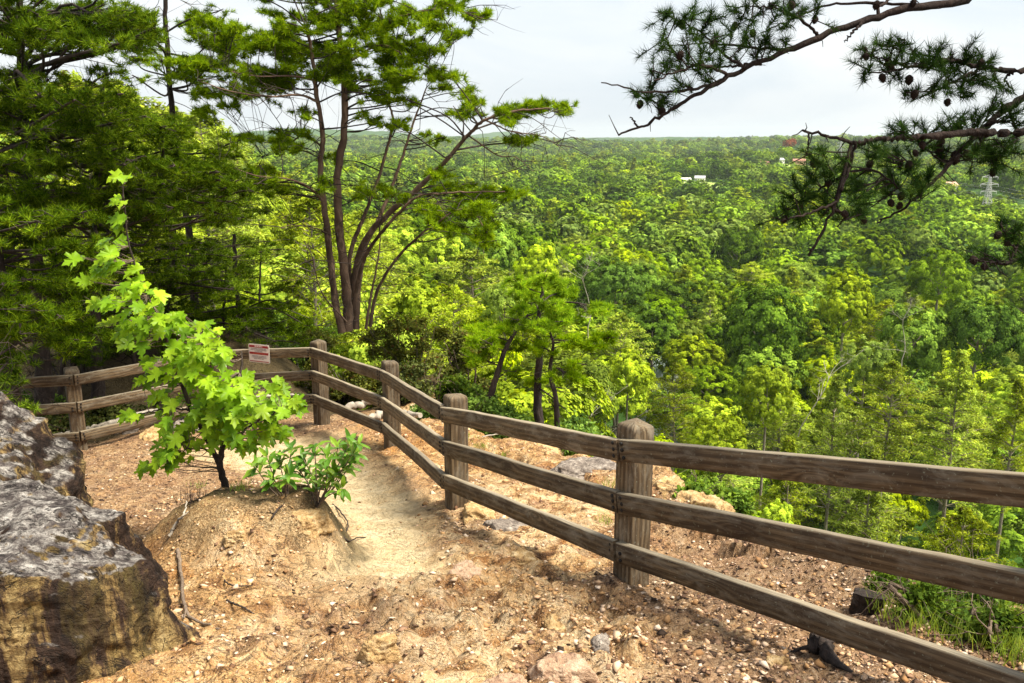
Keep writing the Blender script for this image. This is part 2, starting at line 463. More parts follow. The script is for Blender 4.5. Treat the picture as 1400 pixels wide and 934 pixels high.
def groundmat():
    m, nt, out = newmat('sandy_ground')
    g = N(nt, 'ShaderNodeNewGeometry'); P = g.outputs['Position']
    big = noise(nt, P, 1.3, 5, .6, .4); med = noise(nt, P, 5, 6, .65, .5); fin = noise(nt, P, 45, 5, .7); grit = noise(nt, P, 190, 3, .7)
    c = ramp(nt, med, [(.28, (.15, .065, .022)), (.40, (.36, .19, .075)), (.50, (.60, .36, .145)), (.60, (.72, .50, .25)), (.72, (.80, .66, .45))])
    orange = ramp(nt, fin, [(.3, (.26, .09, .018)), (.65, (.52, .24, .06))])
    c = mixc(nt, math_(nt, 'MULTIPLY', maprange(nt, big, .50, .62), .75), c, orange)
    pink = noise(nt, P, 2.6, 4, .6, 1.0)
    c = mixc(nt, math_(nt, 'MULTIPLY', maprange(nt, pink, .55, .66), .35), c, (.62, .40, .27))
    dark = noise(nt, P, 3.7, 7, .72, .8)
    c = mixc(nt, math_(nt, 'MULTIPLY', maprange(nt, dark, .52, .64), .62), c, (.16, .075, .040))
    c = mixc(nt, .5, c, ramp(nt, fin, [(.25, (.10, .10, .10)), (.55, (.5, .5, .5)), (.8, (.85, .85, .85))]), 'OVERLAY')
    c = mixc(nt, math_(nt, 'MULTIPLY', maprange(nt, grit, .60, .68), .7), c, (.14, .08, .05))
    c = mixc(nt, math_(nt, 'MULTIPLY', maprange(nt, grit, .42, .34), .6), c, (.82, .73, .62))
    ck = noise(nt, P, 6.5, 5, .62, 1.6)
    crk = maprange(nt, math_(nt, 'ABSOLUTE', math_(nt, 'SUBTRACT', ck, .5)), .004, .020, 1, 0)
    c = mixc(nt, math_(nt, 'MULTIPLY', crk, .75), c, (.085, .042, .024))  # shade in the cracks painted as dark brown lines
    sp2 = noise(nt, P, 85, 4, .75)
    c = mixc(nt, .65, c, ramp(nt, sp2, [(.32, (.08, .07, .06)), (.5, (.5, .5, .5)), (.68, (.92, .9, .88))]), 'OVERLAY')
    pl = N(nt, 'ShaderNodeAttribute', attribute_name='pale')
    c = mixc(nt, math_(nt, 'MULTIPLY', pl.outputs['Fac'], math_(nt, 'MULTIPLY', maprange(nt, med, .42, .58), .8)), c, mixc(nt, maprange(nt, fin, .35, .6), (.62, .42, .20), (.86, .70, .47)))
    at_ = N(nt, 'ShaderNodeAttribute', attribute_name='path')
    sand = ramp(nt, med, [(.3, (.68, .50, .27)), (.6, (.83, .68, .43)), (.8, (.88, .77, .55))])
    sand = mixc(nt, math_(nt, 'MULTIPLY', maprange(nt, fin, .60, .72), .4), sand, (.42, .26, .12))
    c = mixc(nt, math_(nt, 'MULTIPLY', at_.outputs['Fac'], .85), c, sand)
    gr = N(nt, 'ShaderNodeAttribute', attribute_name='litter')
    lit = ramp(nt, fin, [(.3, (.10, .06, .035)), (.5, (.30, .19, .12)), (.72, (.55, .42, .31))])
    c = mixc(nt, math_(nt, 'MULTIPLY', gr.outputs['Fac'], .8), c, lit)
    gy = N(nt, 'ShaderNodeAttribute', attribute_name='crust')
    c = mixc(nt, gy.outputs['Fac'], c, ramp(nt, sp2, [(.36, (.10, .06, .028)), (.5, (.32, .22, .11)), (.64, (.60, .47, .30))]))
    so = N(nt, 'ShaderNodeAttribute', attribute_name='soil_shade')
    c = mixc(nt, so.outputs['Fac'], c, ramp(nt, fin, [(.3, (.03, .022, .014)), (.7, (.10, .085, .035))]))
    h = math_(nt, 'ADD', math_(nt, 'MULTIPLY', fin, 1.0), math_(nt, 'MULTIPLY', grit, .35))
    h = math_(nt, 'ADD', h, math_(nt, 'MULTIPLY', med, 1.6)); h = math_(nt, 'SUBTRACT', h, math_(nt, 'MULTIPLY', crk, .5)); h = math_(nt, 'ADD', h, math_(nt, 'MULTIPLY', sp2, .5))
    princ(nt, out, c, .93, bump(nt, h, 1.0, .035), .12)
    return m
M['ground'] = groundmat()

def terrainmat():
    m, nt, out = newmat('forest_floor')
    g = N(nt, 'ShaderNodeNewGeometry'); P = g.outputs['Position']
    mp = N(nt, 'ShaderNodeMapping'); mp.inputs['Scale'].default_value = (1, 1, .2); nt.links.new(P, mp.inputs[0])
    n = noise(nt, mp.outputs[0], .07, 8, .7); n2 = noise(nt, mp.outputs[0], .004, 4)
    c = ramp(nt, n, [(.35, (.012, .035, .006)), (.55, (.035, .085, .012)), (.7, (.075, .14, .02))])
    c = mixc(nt, math_(nt, 'MULTIPLY', maprange(nt, n2, .5, .65), .4), c, (.06, .12, .03))
    fl = N(nt, 'ShaderNodeAttribute', attribute_name='field')
    c = mixc(nt, fl.outputs['Fac'], c, (.30, .40, .10))
    ck = N(nt, 'ShaderNodeAttribute', attribute_name='near')
    c = mixc(nt, ck.outputs['Fac'], c, ramp(nt, noise(nt, P, 1.5, 6, .6), [(.4, (.05, .075, .02)), (.6, (.12, .11, .05)), (.7, (.26, .19, .12))]))
    princ(nt, out, c, .95, bump(nt, n, .6, 3.0), .1)
    return m
M['terrain'] = terrainmat()

def rockmat(name='lichen_rock', stain=1.0, pale=(.25, .225, .205)):
    m, nt, out = newmat(name)
    tc = N(nt, 'ShaderNodeTexCoord'); P = tc.outputs['Object']
    g = N(nt, 'ShaderNodeNewGeometry'); sx = N(nt, 'ShaderNodeSeparateXYZ'); nt.links.new(g.outputs['Normal'], sx.inputs[0])
    mp = N(nt, 'ShaderNodeMapping'); mp.inputs['Rotation'].default_value = (.15, .35, .5); mp.inputs['Scale'].default_value = (1, 3.4, 2.6); nt.links.new(P, mp.inputs[0])
    lay = noise(nt, mp.outputs[0], 4.5, 8, .68, .5); fin = noise(nt, P, 42, 6, .72); med = noise(nt, P, 9, 6, .66, .6)
    lic = noise(nt, P, 17, 8, .74, .3)
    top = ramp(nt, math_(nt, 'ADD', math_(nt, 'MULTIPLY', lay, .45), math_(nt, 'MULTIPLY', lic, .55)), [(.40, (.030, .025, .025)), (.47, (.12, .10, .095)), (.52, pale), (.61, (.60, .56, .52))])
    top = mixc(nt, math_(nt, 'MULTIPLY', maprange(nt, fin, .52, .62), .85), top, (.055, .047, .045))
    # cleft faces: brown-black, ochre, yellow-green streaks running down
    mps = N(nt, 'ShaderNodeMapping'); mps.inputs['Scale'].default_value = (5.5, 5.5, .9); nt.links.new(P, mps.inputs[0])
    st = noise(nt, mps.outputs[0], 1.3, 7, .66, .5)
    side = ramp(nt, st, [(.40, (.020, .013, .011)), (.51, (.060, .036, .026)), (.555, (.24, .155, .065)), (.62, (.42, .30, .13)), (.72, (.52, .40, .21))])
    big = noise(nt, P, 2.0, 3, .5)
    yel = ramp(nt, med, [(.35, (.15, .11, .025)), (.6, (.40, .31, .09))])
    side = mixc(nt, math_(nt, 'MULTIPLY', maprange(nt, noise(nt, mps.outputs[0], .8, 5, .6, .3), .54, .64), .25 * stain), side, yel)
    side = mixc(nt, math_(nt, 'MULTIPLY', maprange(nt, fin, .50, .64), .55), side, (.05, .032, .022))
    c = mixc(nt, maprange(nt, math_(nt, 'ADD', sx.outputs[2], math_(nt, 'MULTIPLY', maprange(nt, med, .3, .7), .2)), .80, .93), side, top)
    h = math_(nt, 'ADD', math_(nt, 'MULTIPLY', lay, 1.5), math_(nt, 'ADD', math_(nt, 'MULTIPLY', fin, .5), math_(nt, 'MULTIPLY', med, .8)))
    fr = noise(nt, mp.outputs[0], 2.6, 5, .6, 1.2); cr = maprange(nt, math_(nt, 'ABSOLUTE', math_(nt, 'SUBTRACT', fr, .5)), .003, .014, 1, 0)
    c = mixc(nt, math_(nt, 'MULTIPLY', cr, .8), c, (.03, .024, .02)); h = math_(nt, 'SUBTRACT', h, math_(nt, 'MULTIPLY', cr, .8))
    princ(nt, out, c, .9, bump(nt, h, 1.0, .06), .15)
    return m
M['rock'] = rockmat()
def sandrock(name, cols):
    m, nt, out = newmat(name)
    P = N(nt, 'ShaderNodeNewGeometry').outputs['Position']
    a = noise(nt, P, 16, 7, .7, .6); b = noise(nt, P, 80, 4, .7)
    c = ramp(nt, a, [(.32, cols[0]), (.5, cols[1]), (.68, cols[2])])
    c = mixc(nt, math_(nt, 'MULTIPLY', maprange(nt, b, .56, .66), .5), c, cols[0])
    princ(nt, out, c, .9, bump(nt, math_(nt, 'ADD', a, b), 1, .02), .15); return m
M['tan_rock'] = sandrock('tan_rock', ((.20, .11, .05), (.50, .33, .15), (.72, .56, .34)))
M['grey_rock'] = sandrock('grey_rock', ((.08, .065, .06), (.24, .20, .17), (.50, .44, .38)))
M['pink_rock'] = sandrock('pink_rock', ((.22, .12, .08), (.48, .32, .21), (.64, .48, .35)))

def chipmat(name, stops):
    m, nt, out = newmat(name)
    g = N(nt, 'ShaderNodeNewGeometry')
    c = ramp(nt, g.outputs['Random Per Island'], stops)
    princ(nt, out, c, .85, None, .2); return m
M['gravel'] = chipmat('gravel', [(0, (.10, .05, .03)), (.2, (.26, .14, .06)), (.45, (.44, .26, .12)), (.7, (.52, .34, .21)), (.9, (.58, .42, .29)), (1, (.64, .51, .39))])
M['litter'] = chipmat('litter', [(0, (.03, .018, .012)), (.3, (.10, .055, .034)), (.55, (.24, .14, .085)), (.8, (.46, .31, .20)), (1, (.66, .52, .40))])

m, nt, out = newmat('river_water'); n = noise(nt, N(nt, 'ShaderNodeNewGeometry').outputs['Position'], .5, 3)
princ(nt, out, (.30, .36, .34), .04, bump(nt, n, .1, .05), 1.0); M['water'] = m  # bright sky glint painted in as a pale base colour
def plain(name, col, rough=.7, spec=.3):
    m, nt, out = newmat(name); n = noise(nt, N(nt, 'ShaderNodeTexCoord').outputs['Object'], 2, 4)
    princ(nt, out, mixc(nt, maprange(nt, n, .3, .7), col, tuple(q * .82 for q in col)), rough, None, spec); return m
M['steel'] = plain('galvanised_steel', (.62, .62, .60), .5)
M['white_wall'] = plain('white_wall', (.80, .79, .76)); M['tan_wall'] = plain('tan_wall', (.55, .33, .22)); M['roof'] = plain('roof', (.38, .38, .42)); M['red_roof'] = plain('red_roof', (.36, .17, .12))
M['window'] = plain('window_glass', (.05, .06, .07), .1, .6)
M['sign_white'] = plain('sign_white', (.74, .66, .62), .45, .4); M['sign_red'] = plain('sign_red', (.30, .018, .022), .45, .4); M['sign_text'] = plain('sign_text', (.16, .12, .13), .5); M['sign_rim'] = plain('sign_rim', (.62, .56, .50), .4); M['sign_orange'] = plain('sign_orange', (.62, .13, .07), .5)
M['cone'] = barkmat('cone', (.006, .004, .004), (.018, .011, .009), (.05, .03, .022), 6)
M['bark_bough'] = barkmat('bark_bough', (.006, .004, .004), (.016, .011, .009), (.045, .030, .025), 3)  # bough bark and cones darkened in colour to imitate a backlit silhouette
#==SPLIT==
# ================================================================== GROUND NEAR
def build_ground():
    xs = np.concatenate([np.arange(-9, -4, .08), np.arange(-4, 3.6, .024), np.arange(3.6, 8, .08)])
    ys = np.concatenate([np.arange(-5, 2.2, .2), np.arange(2.2, 6.5, .02), np.arange(6.5, 11, .04), np.arange(11, 18.01, .1)])
    X, Y = np.meshgrid(xs, ys)
    Z = ground_z(X, Y)
    ny, nx = X.shape
    V = np.stack([X, Y, Z], -1).reshape(-1, 3)
    i = np.arange(ny - 1)[:, None] * nx; j = np.arange(nx - 1)[None]
    Fq = np.stack([i + j, i + j + 1, i + j + 1 + nx, i + j + nx], -1).reshape(-1, 4)
    mb = MB(); mb.add(V, Fq)
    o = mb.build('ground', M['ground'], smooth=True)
    def attr(n, val):
        a = o.data.attributes.new(n, 'FLOAT', 'POINT'); a.data.foreach_set('value', val.reshape(-1).astype(np.float32))
    attr('path', path_w(X, Y))
    attr('pale', np.clip(np.exp(-((X + .25 + .3 * vnoise(X * 1.5, Y * 1.5, seed=15)) / .75) ** 2 - ((Y - 3.9) / 1.3) ** 2) + .8 * np.exp(-((X - .35) / .8) ** 2 - ((Y - 6.6) / 1.6) ** 2) + .7 * np.exp(-((X + 1.6) / .45) ** 2 - ((Y - 5.0) / .22) ** 2), 0, 1))
    lit = np.clip(litter_w(X, Y), 0, 1)
    attr('litter', lit)
    dx = (X - MND[0]); dy = (Y - MND[1])
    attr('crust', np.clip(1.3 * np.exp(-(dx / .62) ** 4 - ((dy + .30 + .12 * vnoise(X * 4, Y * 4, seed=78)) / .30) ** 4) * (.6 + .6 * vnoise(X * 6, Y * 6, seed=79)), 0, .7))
    soil_shade = np.exp(-((dy + .07 - .05 * dx + .08 * vnoise(X * 7, Y * 7, seed=77)) / .17) ** 2) * (1 - sstep(.45, .75, np.abs(dx - .02))) * .95
    soil_shade = np.maximum(soil_shade, .7 * np.exp(-((dx - .60 + .05 * vnoise(X * 8, Y * 8, seed=76)) / .07) ** 2 - ((dy + .15) / .35) ** 4))  # shade of the undercut right edge painted as a dark band
    soil_shade = np.maximum(soil_shade, .9 * sstep(.0, .45, Y - np.interp(X, [-9, -5.15, -3.9, -2.47, -1.9], [9.2, 10.2, 11.75, 11.2, 12.5]) + .15 * vnoise(X * 3, Y * 3, seed=75)))  # dark soil behind the left fence, also painting in the understory shade
    soil_shade = np.maximum(soil_shade, sstep(11.2, 13, Y + .4 * vnoise(X, Y, seed=8)) * .85)
    soil_shade = np.maximum(soil_shade, sstep(.7, 1.6, edge_dist(X, Y)) * .8)
    attr('soil_shade', soil_shade)
    tag(o, None, None, kind='structure')
    return o

def litter_w(x, y):
    a = sstep(.1, 1.1, x + .35 * fbm(x * 1.7, y * 1.7, seed=71, oct=3) - .12 * (y - 4)) * (1 - sstep(6, 8, y)) * .9
    b = sstep(.0, .5, (-1.6 - x) + .3 * fbm(x * 2, y * 2, seed=72)) * sstep(5.6, 6.4, y) * .7
    c = np.exp(-((x + .35) / .3) ** 2 - ((y - 6.4) / .8) ** 2) * .6
    d = sstep(.1, .6, fbm(x * 1.3, y * 1.3, seed=73)) * .3
    return np.maximum.reduce([a, b, c, d]) * (1 - path_w(x, y))
build_ground()

def build_terrain():
    th = np.radians(np.linspace(-72, 72, 420))
    r = np.concatenate([np.linspace(3, 30, 60)[:-1], np.geomspace(30, 15000, 330)])
    TH, RR = np.meshgrid(th, r)
    X = RR * np.sin(TH); Y = RR * np.cos(TH)
    Z = ground_z(X, Y, detail=False)
    inside = (X > -8.8) & (X < 7.8) & (Y < 17.8)
    Z = np.where(inside, Z - .6, Z - .02)
    # river bed
    rv = river_d(X, Y); Z = np.where(rv < 1, np.minimum(Z, -63.5), Z)
    # far wooded skyline: lumpy
    Z = Z + np.interp(RR, [2500, 4500], [0, 1]) * (9 + 6 * fbm(X / 60, Y / 140, seed=91, oct=3))
    ny, nx = X.shape
    V = np.stack([X, Y, Z], -1).reshape(-1, 3)
    i = np.arange(ny - 1)[:, None] * nx; j = np.arange(nx - 1)[None]
    Fq = np.stack([i + j, i + j + 1, i + j + 1 + nx, i + j + nx], -1).reshape(-1, 4)
    mb = MB(); mb.add(V, Fq)
    o = mb.build('terrain', M['terrain'], smooth=True)
    fld = np.zeros(X.shape)
    for sx, sy, sz in SITES: fld = np.maximum(fld, np.exp(-(((X - sx) / 42) ** 4 + ((Y - sy + 10) / 40) ** 4)))
    a = o.data.attributes.new('field', 'FLOAT', 'POINT'); a.data.foreach_set('value', fld.reshape(-1).astype(np.float32))
    a = o.data.attributes.new('near', 'FLOAT', 'POINT'); a.data.foreach_set('value', (1 - sstep(14, 40, RR)).reshape(-1).astype(np.float32))
    tag(o, None, None, kind='structure')

for px, py, Yd in ((945, 249, 1020), (1072, 224, 1330), (1296, 268, 760)):
    p = at(px, py, Yd); SITES.append((p[0], p[1], p[2]))
RIV = np.array([[20, 130], [30, 175], [38, 215], [44.5, 252], [52, 290], [62, 345], [74, 410], [88, 480], [85, 560], [60, 640]])
def river_d(x, y, wd=None):
    cx = np.interp(y, RIV[:, 1], RIV[:, 0]); wd = np.interp(y, [130, 250, 480], [5.0, 5.5, 6.0])
    return np.where((y > 130) & (y < 640), np.abs(x - cx) / wd, 99.)
build_terrain()
yy = np.linspace(135, 635, 60); xx = np.interp(yy, RIV[:, 1], RIV[:, 0])
mb = MB()
V = np.stack([np.stack([xx - 9, yy, yy * 0 - 62.3], -1), np.stack([xx + 9, yy, yy * 0 - 62.3], -1)], 1).reshape(-1, 3)
mb.add(V, [[2 * k, 2 * k + 1, 2 * k + 3, 2 * k + 2] for k in range(59)])
tag(mb.build('river', M['water']), None, None, kind='structure')

# ================================================================== GRAVEL AND LEAF LITTER
def chips(n, smin, smax, flat, dens, name, mat, rs, sharp=False, xr=(-3.4, 3.6), yr=(2.7, 11.5)):
    # denser near the camera, where stones show larger
    Y = yr[0] + (yr[1] - yr[0]) * rs.rand(n) ** 1.7; X = rs.uniform(xr[0], xr[1], n) * np.clip(Y / 5.2, .6, 2)
    keep = (rs.rand(n) < dens(X, Y)) & (edge_dist(X, Y) < .7)
    X = X[keep]; Y = Y[keep]; n = len(X)
    Z = ground_z(X, Y)
    s = smin + (smax - smin) * rs.rand(n) ** 4
    octv = np.array([[1, 0, 0], [0, 1, 0], [-1, 0, 0], [0, -1, 0], [0, 0, 1], [0, 0, -1]], float)
    octf = np.array([[0, 1, 4], [1, 2, 4], [2, 3, 4], [3, 0, 4], [1, 0, 5], [2, 1, 5], [3, 2, 5], [0, 3, 5]])
    V = octv[None] * (1 + rs.uniform(-.45, .45, (n, 6, 3))) + rs.uniform(-.25, .25, (n, 6, 3))
    V *= s[:, None, None] * np.array([1, rs.uniform(.5, .9), flat])
    a = rs.uniform(0, 2 * PI, n); t = rs.normal(0, .35, n)
    ca, sa = np.cos(a)[:, None], np.sin(a)[:, None]; ct, st = np.cos(t)[:, None], np.sin(t)[:, None]
    x, y, z = V[..., 0], V[..., 1], V[..., 2]
    y, z = y * ct - z * st, y * st + z * ct
    x, y = x * ca - y * sa, x * sa + y * ca
    V = np.stack([x + X[:, None], y + Y[:, None], z + (Z + s * flat * .25)[:, None]], -1)
    Fc = octf[None] + (np.arange(n) * 6)[:, None, None]
    mb = MB(); mb.add(V.reshape(-1, 3), Fc.reshape(-1, 3))
    o = mb.build(name, mat)
    return tag(o, None, None, kind='stuff')
g = chips(60000, .003, .022, .45, lambda x, y: (1 - .8 * path_w(x, y)) * (.12 + .88 * sstep(-.25, .6, fbm(x * 1.6, y * 1.6, seed=81))), 'gravel', M['gravel'], R)
g['label'] = 'pale pink and tan gravel strewn over the sandy path'
g = chips(80000, .005, .026, .16, lambda x, y: litter_w(x, y), 'leaf_litter', M['litter'], R)
g['label'] = 'brown bark chips and leaf litter along the fence'

g = chips(5500, .012, .040, .5, lambda x, y: (1 - path_w(x, y)) * (.15 + .85 * sstep(-.2, .6, fbm(x * 1.2 + 5, y * 1.2, seed=84))), 'rubble', M['gravel'], R)
g['label'] = 'broken tan and brown stones scattered over the trail'
# ================================================================== BOULDERS AND EMBEDDED ROCKS
import bmesh
def poly_rock(name, c, half, planes, mat, sub=6, amp=.05, seed=0, label='', cat='boulder', group=None, soft=14, rot=0, strata=.02):
    bm = bmesh.new(); bmesh.ops.create_icosphere(bm, subdivisions=sub, radius=1)
    D = np.array([v.co[:] for v in bm.verts]); Fc = np.array([[v.index for v in f.verts] for f in bm.faces]); bm.free()
    pl = np.array([p[:3] for p in planes], float); pd = np.array([p[3] for p in planes], float)
    pl = nrm(pl)
    q = np.maximum(D @ pl.T, 1e-3) / pd[None]
    r = 1 / (np.sum(q ** soft, axis=1) ** (1 / soft))
    half = np.array(half, float)
    P = D * r[:, None] * half
    wp = P + np.array([seed * 3.7, seed * 1.9, seed * .7])
    s = half.mean()
    n = fbm(wp[:, 0] / s * 1.6, wp[:, 1] / s * 1.6, wp[:, 2] / s * 1.6, seed=seed, oct=8 if sub > 6 else 6, gain=.56)
    rdg = 1 - np.abs(fbm(wp[:, 0] / s * 2.2, wp[:, 1] / s * 2.2, wp[:, 2] / s * 2.8, seed=seed + 9, oct=4))
    lay = fbm(wp[:, 0] / s * 1.2 + wp[:, 2] / s, wp[:, 1] / s * 3, wp[:, 2] / s * 7, seed=seed + 5, oct=4)
    q_ = fbm(wp[:, 0] / s * 1.1 + 4, wp[:, 1] / s * 1.1, wp[:, 2] / s * 1.1, seed=seed + 21, oct=2); stp = np.floor(q_ * 4) / 4 * .07 * s if amp < .12 else 0
    P = P + D * (np.asarray(stp) * np.ones(len(P)))[:, None]
    P = P + D * ((n * amp + (rdg - .6) * amp * .9) * s)[:, None] + D * (lay * strata * s * 1.4)[:, None]
    if rot: P = P @ np.array([[math.cos(rot), math.sin(rot), 0], [-math.sin(rot), math.cos(rot), 0], [0, 0, 1]])
    mb = MB(); mb.add(P, Fc)
    o = mb.build(name, mat, smooth=True); o.location = tuple(float(v) for v in c)
    if label: tag(o, label, cat, group)
    return o
poly_rock('boulder', (-2.44, 3.80, -2.30), (.76, .44, .60),
          [(.95, -.35, .10, .97), (.1, -1, .12, .93), (-.12, -.06, 1, .86), (.55, -.1, .75, 1.02), (-1, 0, .1, 1.1), (0, 1, .1, 1.0), (.6, .7, .3, .95), (0, 0, -1, 1.2), (.72, -.75, .1, 1.02)],
          M['rock'], 7, .07, 3, 'massive front boulder with pale lichen top and dark streaked yellow face', strata=.008, soft=18)
poly_rock('boulder', (-2.72, 4.52, -2.36), (.60, .33, .52),
          [(.97, -.2, .05, .95), (.1, -1, .3, 1), (.1, -.1, 1, .78), (-1, 0, .1, 1.1), (0, 1, .2, 1), (.5, .6, .5, 1), (0, 0, -1, 1.2)],
          M['rock'], 6, .08, 8, 'low tan slab of rock wedged behind the front boulder', strata=.03)
poly_rock('boulder', (-3.66, 5.30, -2.42), (.92, .45, .80),
          [(.62, -.2, .80, .80), (.1, -1, .4, 1), (-.05, -.1, 1, .90), (-1, 0, .1, 1.1), (0, 1, .2, 1), (.95, .3, .1, 1.0), (0, 0, -1, 1.2)],
          M['rock'], 6, .09, 12, 'dark pointed boulder rising at the back of the rock pile', strata=.04)
generic = [(1, .1, .2, 1), (-1, -.1, .15, .95), (.1, 1, .2, 1), (-.15, -1, .3, .9), (.1, -.2, 1, .75), (.7, -.6, .5, .95), (-.6, -.5, .6, 1), (.5, .7, .6, .95), (0, 0, -1, 1)]
ROCKS = [ # px, py, width px, height ratio, material, label
    (518, 890, 50, .75, 'tan_rock', 'angular tan rock at the bottom centre of the ground'),
    (560, 655, 0, 0, '', ''),
    (655, 700, 60, .45, 'tan_rock', 'pale brown stone by the foot of the third post'),
    (700, 722, 72, .25, 'grey_rock', 'flat grey stone half buried under the lowest rail'),
    (390, 700, 0, 0, '', ''),
    (425, 712, 52, .55, 'tan_rock', 'orange block of stone set in the mound face'),
    (322, 733, 30, .6, 'tan_rock', 'small orange pebble stone on the mound front'),
    (770, 915, 84, .35, 'pink_rock', 'pink ribbed rock at the bottom edge of the ground'),
    (640, 785, 66, .35, 'pink_rock', 'cracked pale bedrock lump in the middle of the trail'),
    (715, 765, 44, .35, 'tan_rock', 'pale flat stone right of the trail centre'),
    (760, 858, 46, .4, 'tan_rock', 'rounded tan stone below the grey flat stone'),
    (820, 880, 36, .5, 'grey_rock', 'dark brown stone left of the big front post'),
    (1060, 905, 34, .45, 'tan_rock', 'small tan stone left of the charred root'),
    (205, 598, 44, .5, 'tan_rock', 'low tan rock behind the boulders near the left fence post'),
    (170, 592, 40, .6, 'grey_rock', 'grey brown rock at the foot of the left fence post'),
    (255, 585, 56, .35, 'grey_rock', 'flat brown rock under the left fence rails'),
    (960, 690, 80, .35, 'tan_rock', 'long pale rock on the cliff rim beyond the fence'),
    (800, 640, 90, .2, 'grey_rock', 'dark cracked rock shelf on the ledge beyond the fence'),
    (915, 665, 60, .3, 'tan_rock', 'tan rock on the cliff rim left of the long pale one'),
    (735, 605, 60, .25, 'tan_rock', 'tan shelf of rock near the rim by the small pines'),
    (690, 940, 70, .35, 'pink_rock', 'broad pink stone cut by the bottom edge'),
    (450, 690, 0, 0, '', '')]
k = 20
for px, py, wpx, hr, mt, lb in ROCKS:
    if not wpx: continue
    k += 1
    p = onground(px, py); w = pxs(wpx, p[1]) / 2
    poly_rock('rock', (p[0], p[1], p[2] - w * hr * .15), (w, w * .75, w * hr * 1.3), generic, M[mt], 5, .16, k, lb, 'rock', rot=R.uniform(0, 6.28), strata=.05)

# ================================================================== FENCE
POSTS = [ # px, base y, Y, rail-top pixels at the post
    ('far', None, None, None),
    (110, 615, 10.1, (513.6, 551.4, 591.8)),
    (300, 577, 11.6, (479, 512.5, 546)),
    (440, 571, 10.98, (476, 507.7, 540)),
    (537, 616, 9.33, (507.7, 544.8, 580)),
    (625, 703, 6.78, (559, 605.6, 652)),
    (862, 802, 4.80, (606, 679, 747))]
fence = thing('wooden_fence', (0, 6.5, -3.0), 'three rail weathered wooden fence winding along the cliff edge', 'fence')
HR, TR, PW = .124, .046, .079
nodes = []
for px, by, Y, tops in POSTS[1:]:
    p = at(px, by, Y); 
    pr = [at(px, t, Y - .12)[2] for t in tops]
    nodes.append([p[0], p[1], p[2], *pr])
nodes = np.array(nodes)
# left end: runs on behind the pine boughs; right end: next post just out of the frame
L0 = nodes[0].copy(); L0[0] -= 2.1; L0[1] -= .55; L0[2:] += .02
L1 = L0.copy(); L1[0] -= 2.0; L1[1] -= 1.2; L1[2:] += .1
e3 = [at(1400, t, 3.05) for t in (648, 777, 912)]
dirx = e3[0][:2] - nodes[-1][:2]
Rn = nodes[-1].copy(); sc_ = 2.32 / np.linalg.norm(dirx)
Rn[:2] = nodes[-1][:2] + dirx * sc_ + np.array([.08, .08])
for q in range(3): Rn[3 + q] = nodes[-1][3 + q] + (e3[q][2] - nodes[-1][3 + q]) * sc_
Rn[2] = gz(Rn[0], Rn[1])
R2 = Rn.copy(); R2[0] += 1.5; R2[1] -= 1.7; R2[2:] += .36
nodes = np.vstack([L1, L0, nodes, Rn, R2])
dirs = nrm(np.diff(nodes[:, :2], axis=0))
nrms = np.stack([dirs[:, 1], -dirs[:, 0]], 1)        # towards the camera side
nv = np.vstack([nrms[:1], nrm(nrms[:-1] + nrms[1:]), nrms[-1:]])
def ring_rect(w, h, ch):   # w along normal, h along up
    a, b = w / 2, h / 2
    return np.array([[-a, -b + ch], [-a, b - ch], [-a + ch, b], [a - ch, b], [a, b - ch], [a, -b + ch], [a - ch, -b], [-a + ch, -b]])
def rail(A, B, nside, rs, mat, w=TR, h=HR):
    n = 40
    t = np.linspace(0, 1, n)[:, None]; P = A * (1 - t) + B * t
    L = np.linalg.norm(B - A); T = nrm((B - A)[None])[0]
    side = nrm(np.array([nside[0], nside[1], 0.])[None])[0]; side = side - T * (side @ T); side /= np.linalg.norm(side)
    up = np.cross(side, T); up = up if up[2] > 0 else -up
    rr = ring_rect(w, h, .005)
    sd = rs.randint(1000)
    warp = fbm(t[:, 0] * L * 1.5 + sd, t[:, 0] * 0, seed=5, oct=3)
    P = P + up * (warp * .004)[:, None] + side * (fbm(t[:, 0] * L * 1.2 + sd, t[:, 0] * 0 + 9, seed=6, oct=2) * .005)[:, None]
    jag = 1 + .018 * fbm(t * L * 7 + sd, np.arange(8)[None] * 1.3, seed=9, oct=3)
    V = P[:, None] + side * (rr[None, :, 0] * jag)[..., None] + up * (rr[None, :, 1] * jag)[..., None]
    i = np.arange(n - 1)[:, None] * 8; j = np.arange(8)[None]; j2 = (j + 1) % 8
    Fq = np.stack([i + j, i + j2, i + 8 + j2, i + 8 + j], -1).reshape(-1, 4)
    per = np.concatenate([[0], np.cumsum(np.linalg.norm(np.diff(np.vstack([rr, rr[:1]]), axis=0), axis=1))])
    u0 = (np.arange(n - 1) / (n - 1) * L)[:, None] * np.ones((1, 8)); u1 = (np.arange(1, n) / (n - 1) * L)[:, None] * np.ones((1, 8))
    v0 = per[:-1][None] * np.ones((n - 1, 1)); v1 = per[1:][None] * np.ones((n - 1, 1))
    uv = np.stack([np.stack([u0, v0], -1), np.stack([u0, v1], -1), np.stack([u1, v1], -1), np.stack([u1, v0], -1)], 2).reshape(-1, 4, 2)
    mb = MB(); mb.add(V.reshape(-1, 3), Fq, uv)
    for e, P0 in ((0, V[0]), (1, V[-1])):
        c = P0.mean(0); vv = np.vstack([c[None], P0])
        f = [[0, 1 + (q + 1) % 8, 1 + q] if e == 0 else [0, 1 + q, 1 + (q + 1) % 8] for q in range(8)]
        uvc = [[(rr[x - 1][0], rr[x - 1][1]) if x else (0, 0) for x in ff] for ff in f]
        mb.add(vv, f, np.array(uvc) * .6)
    return local(fence, mb).build('rail', mat, fence), side, T, up
bolt_me = None
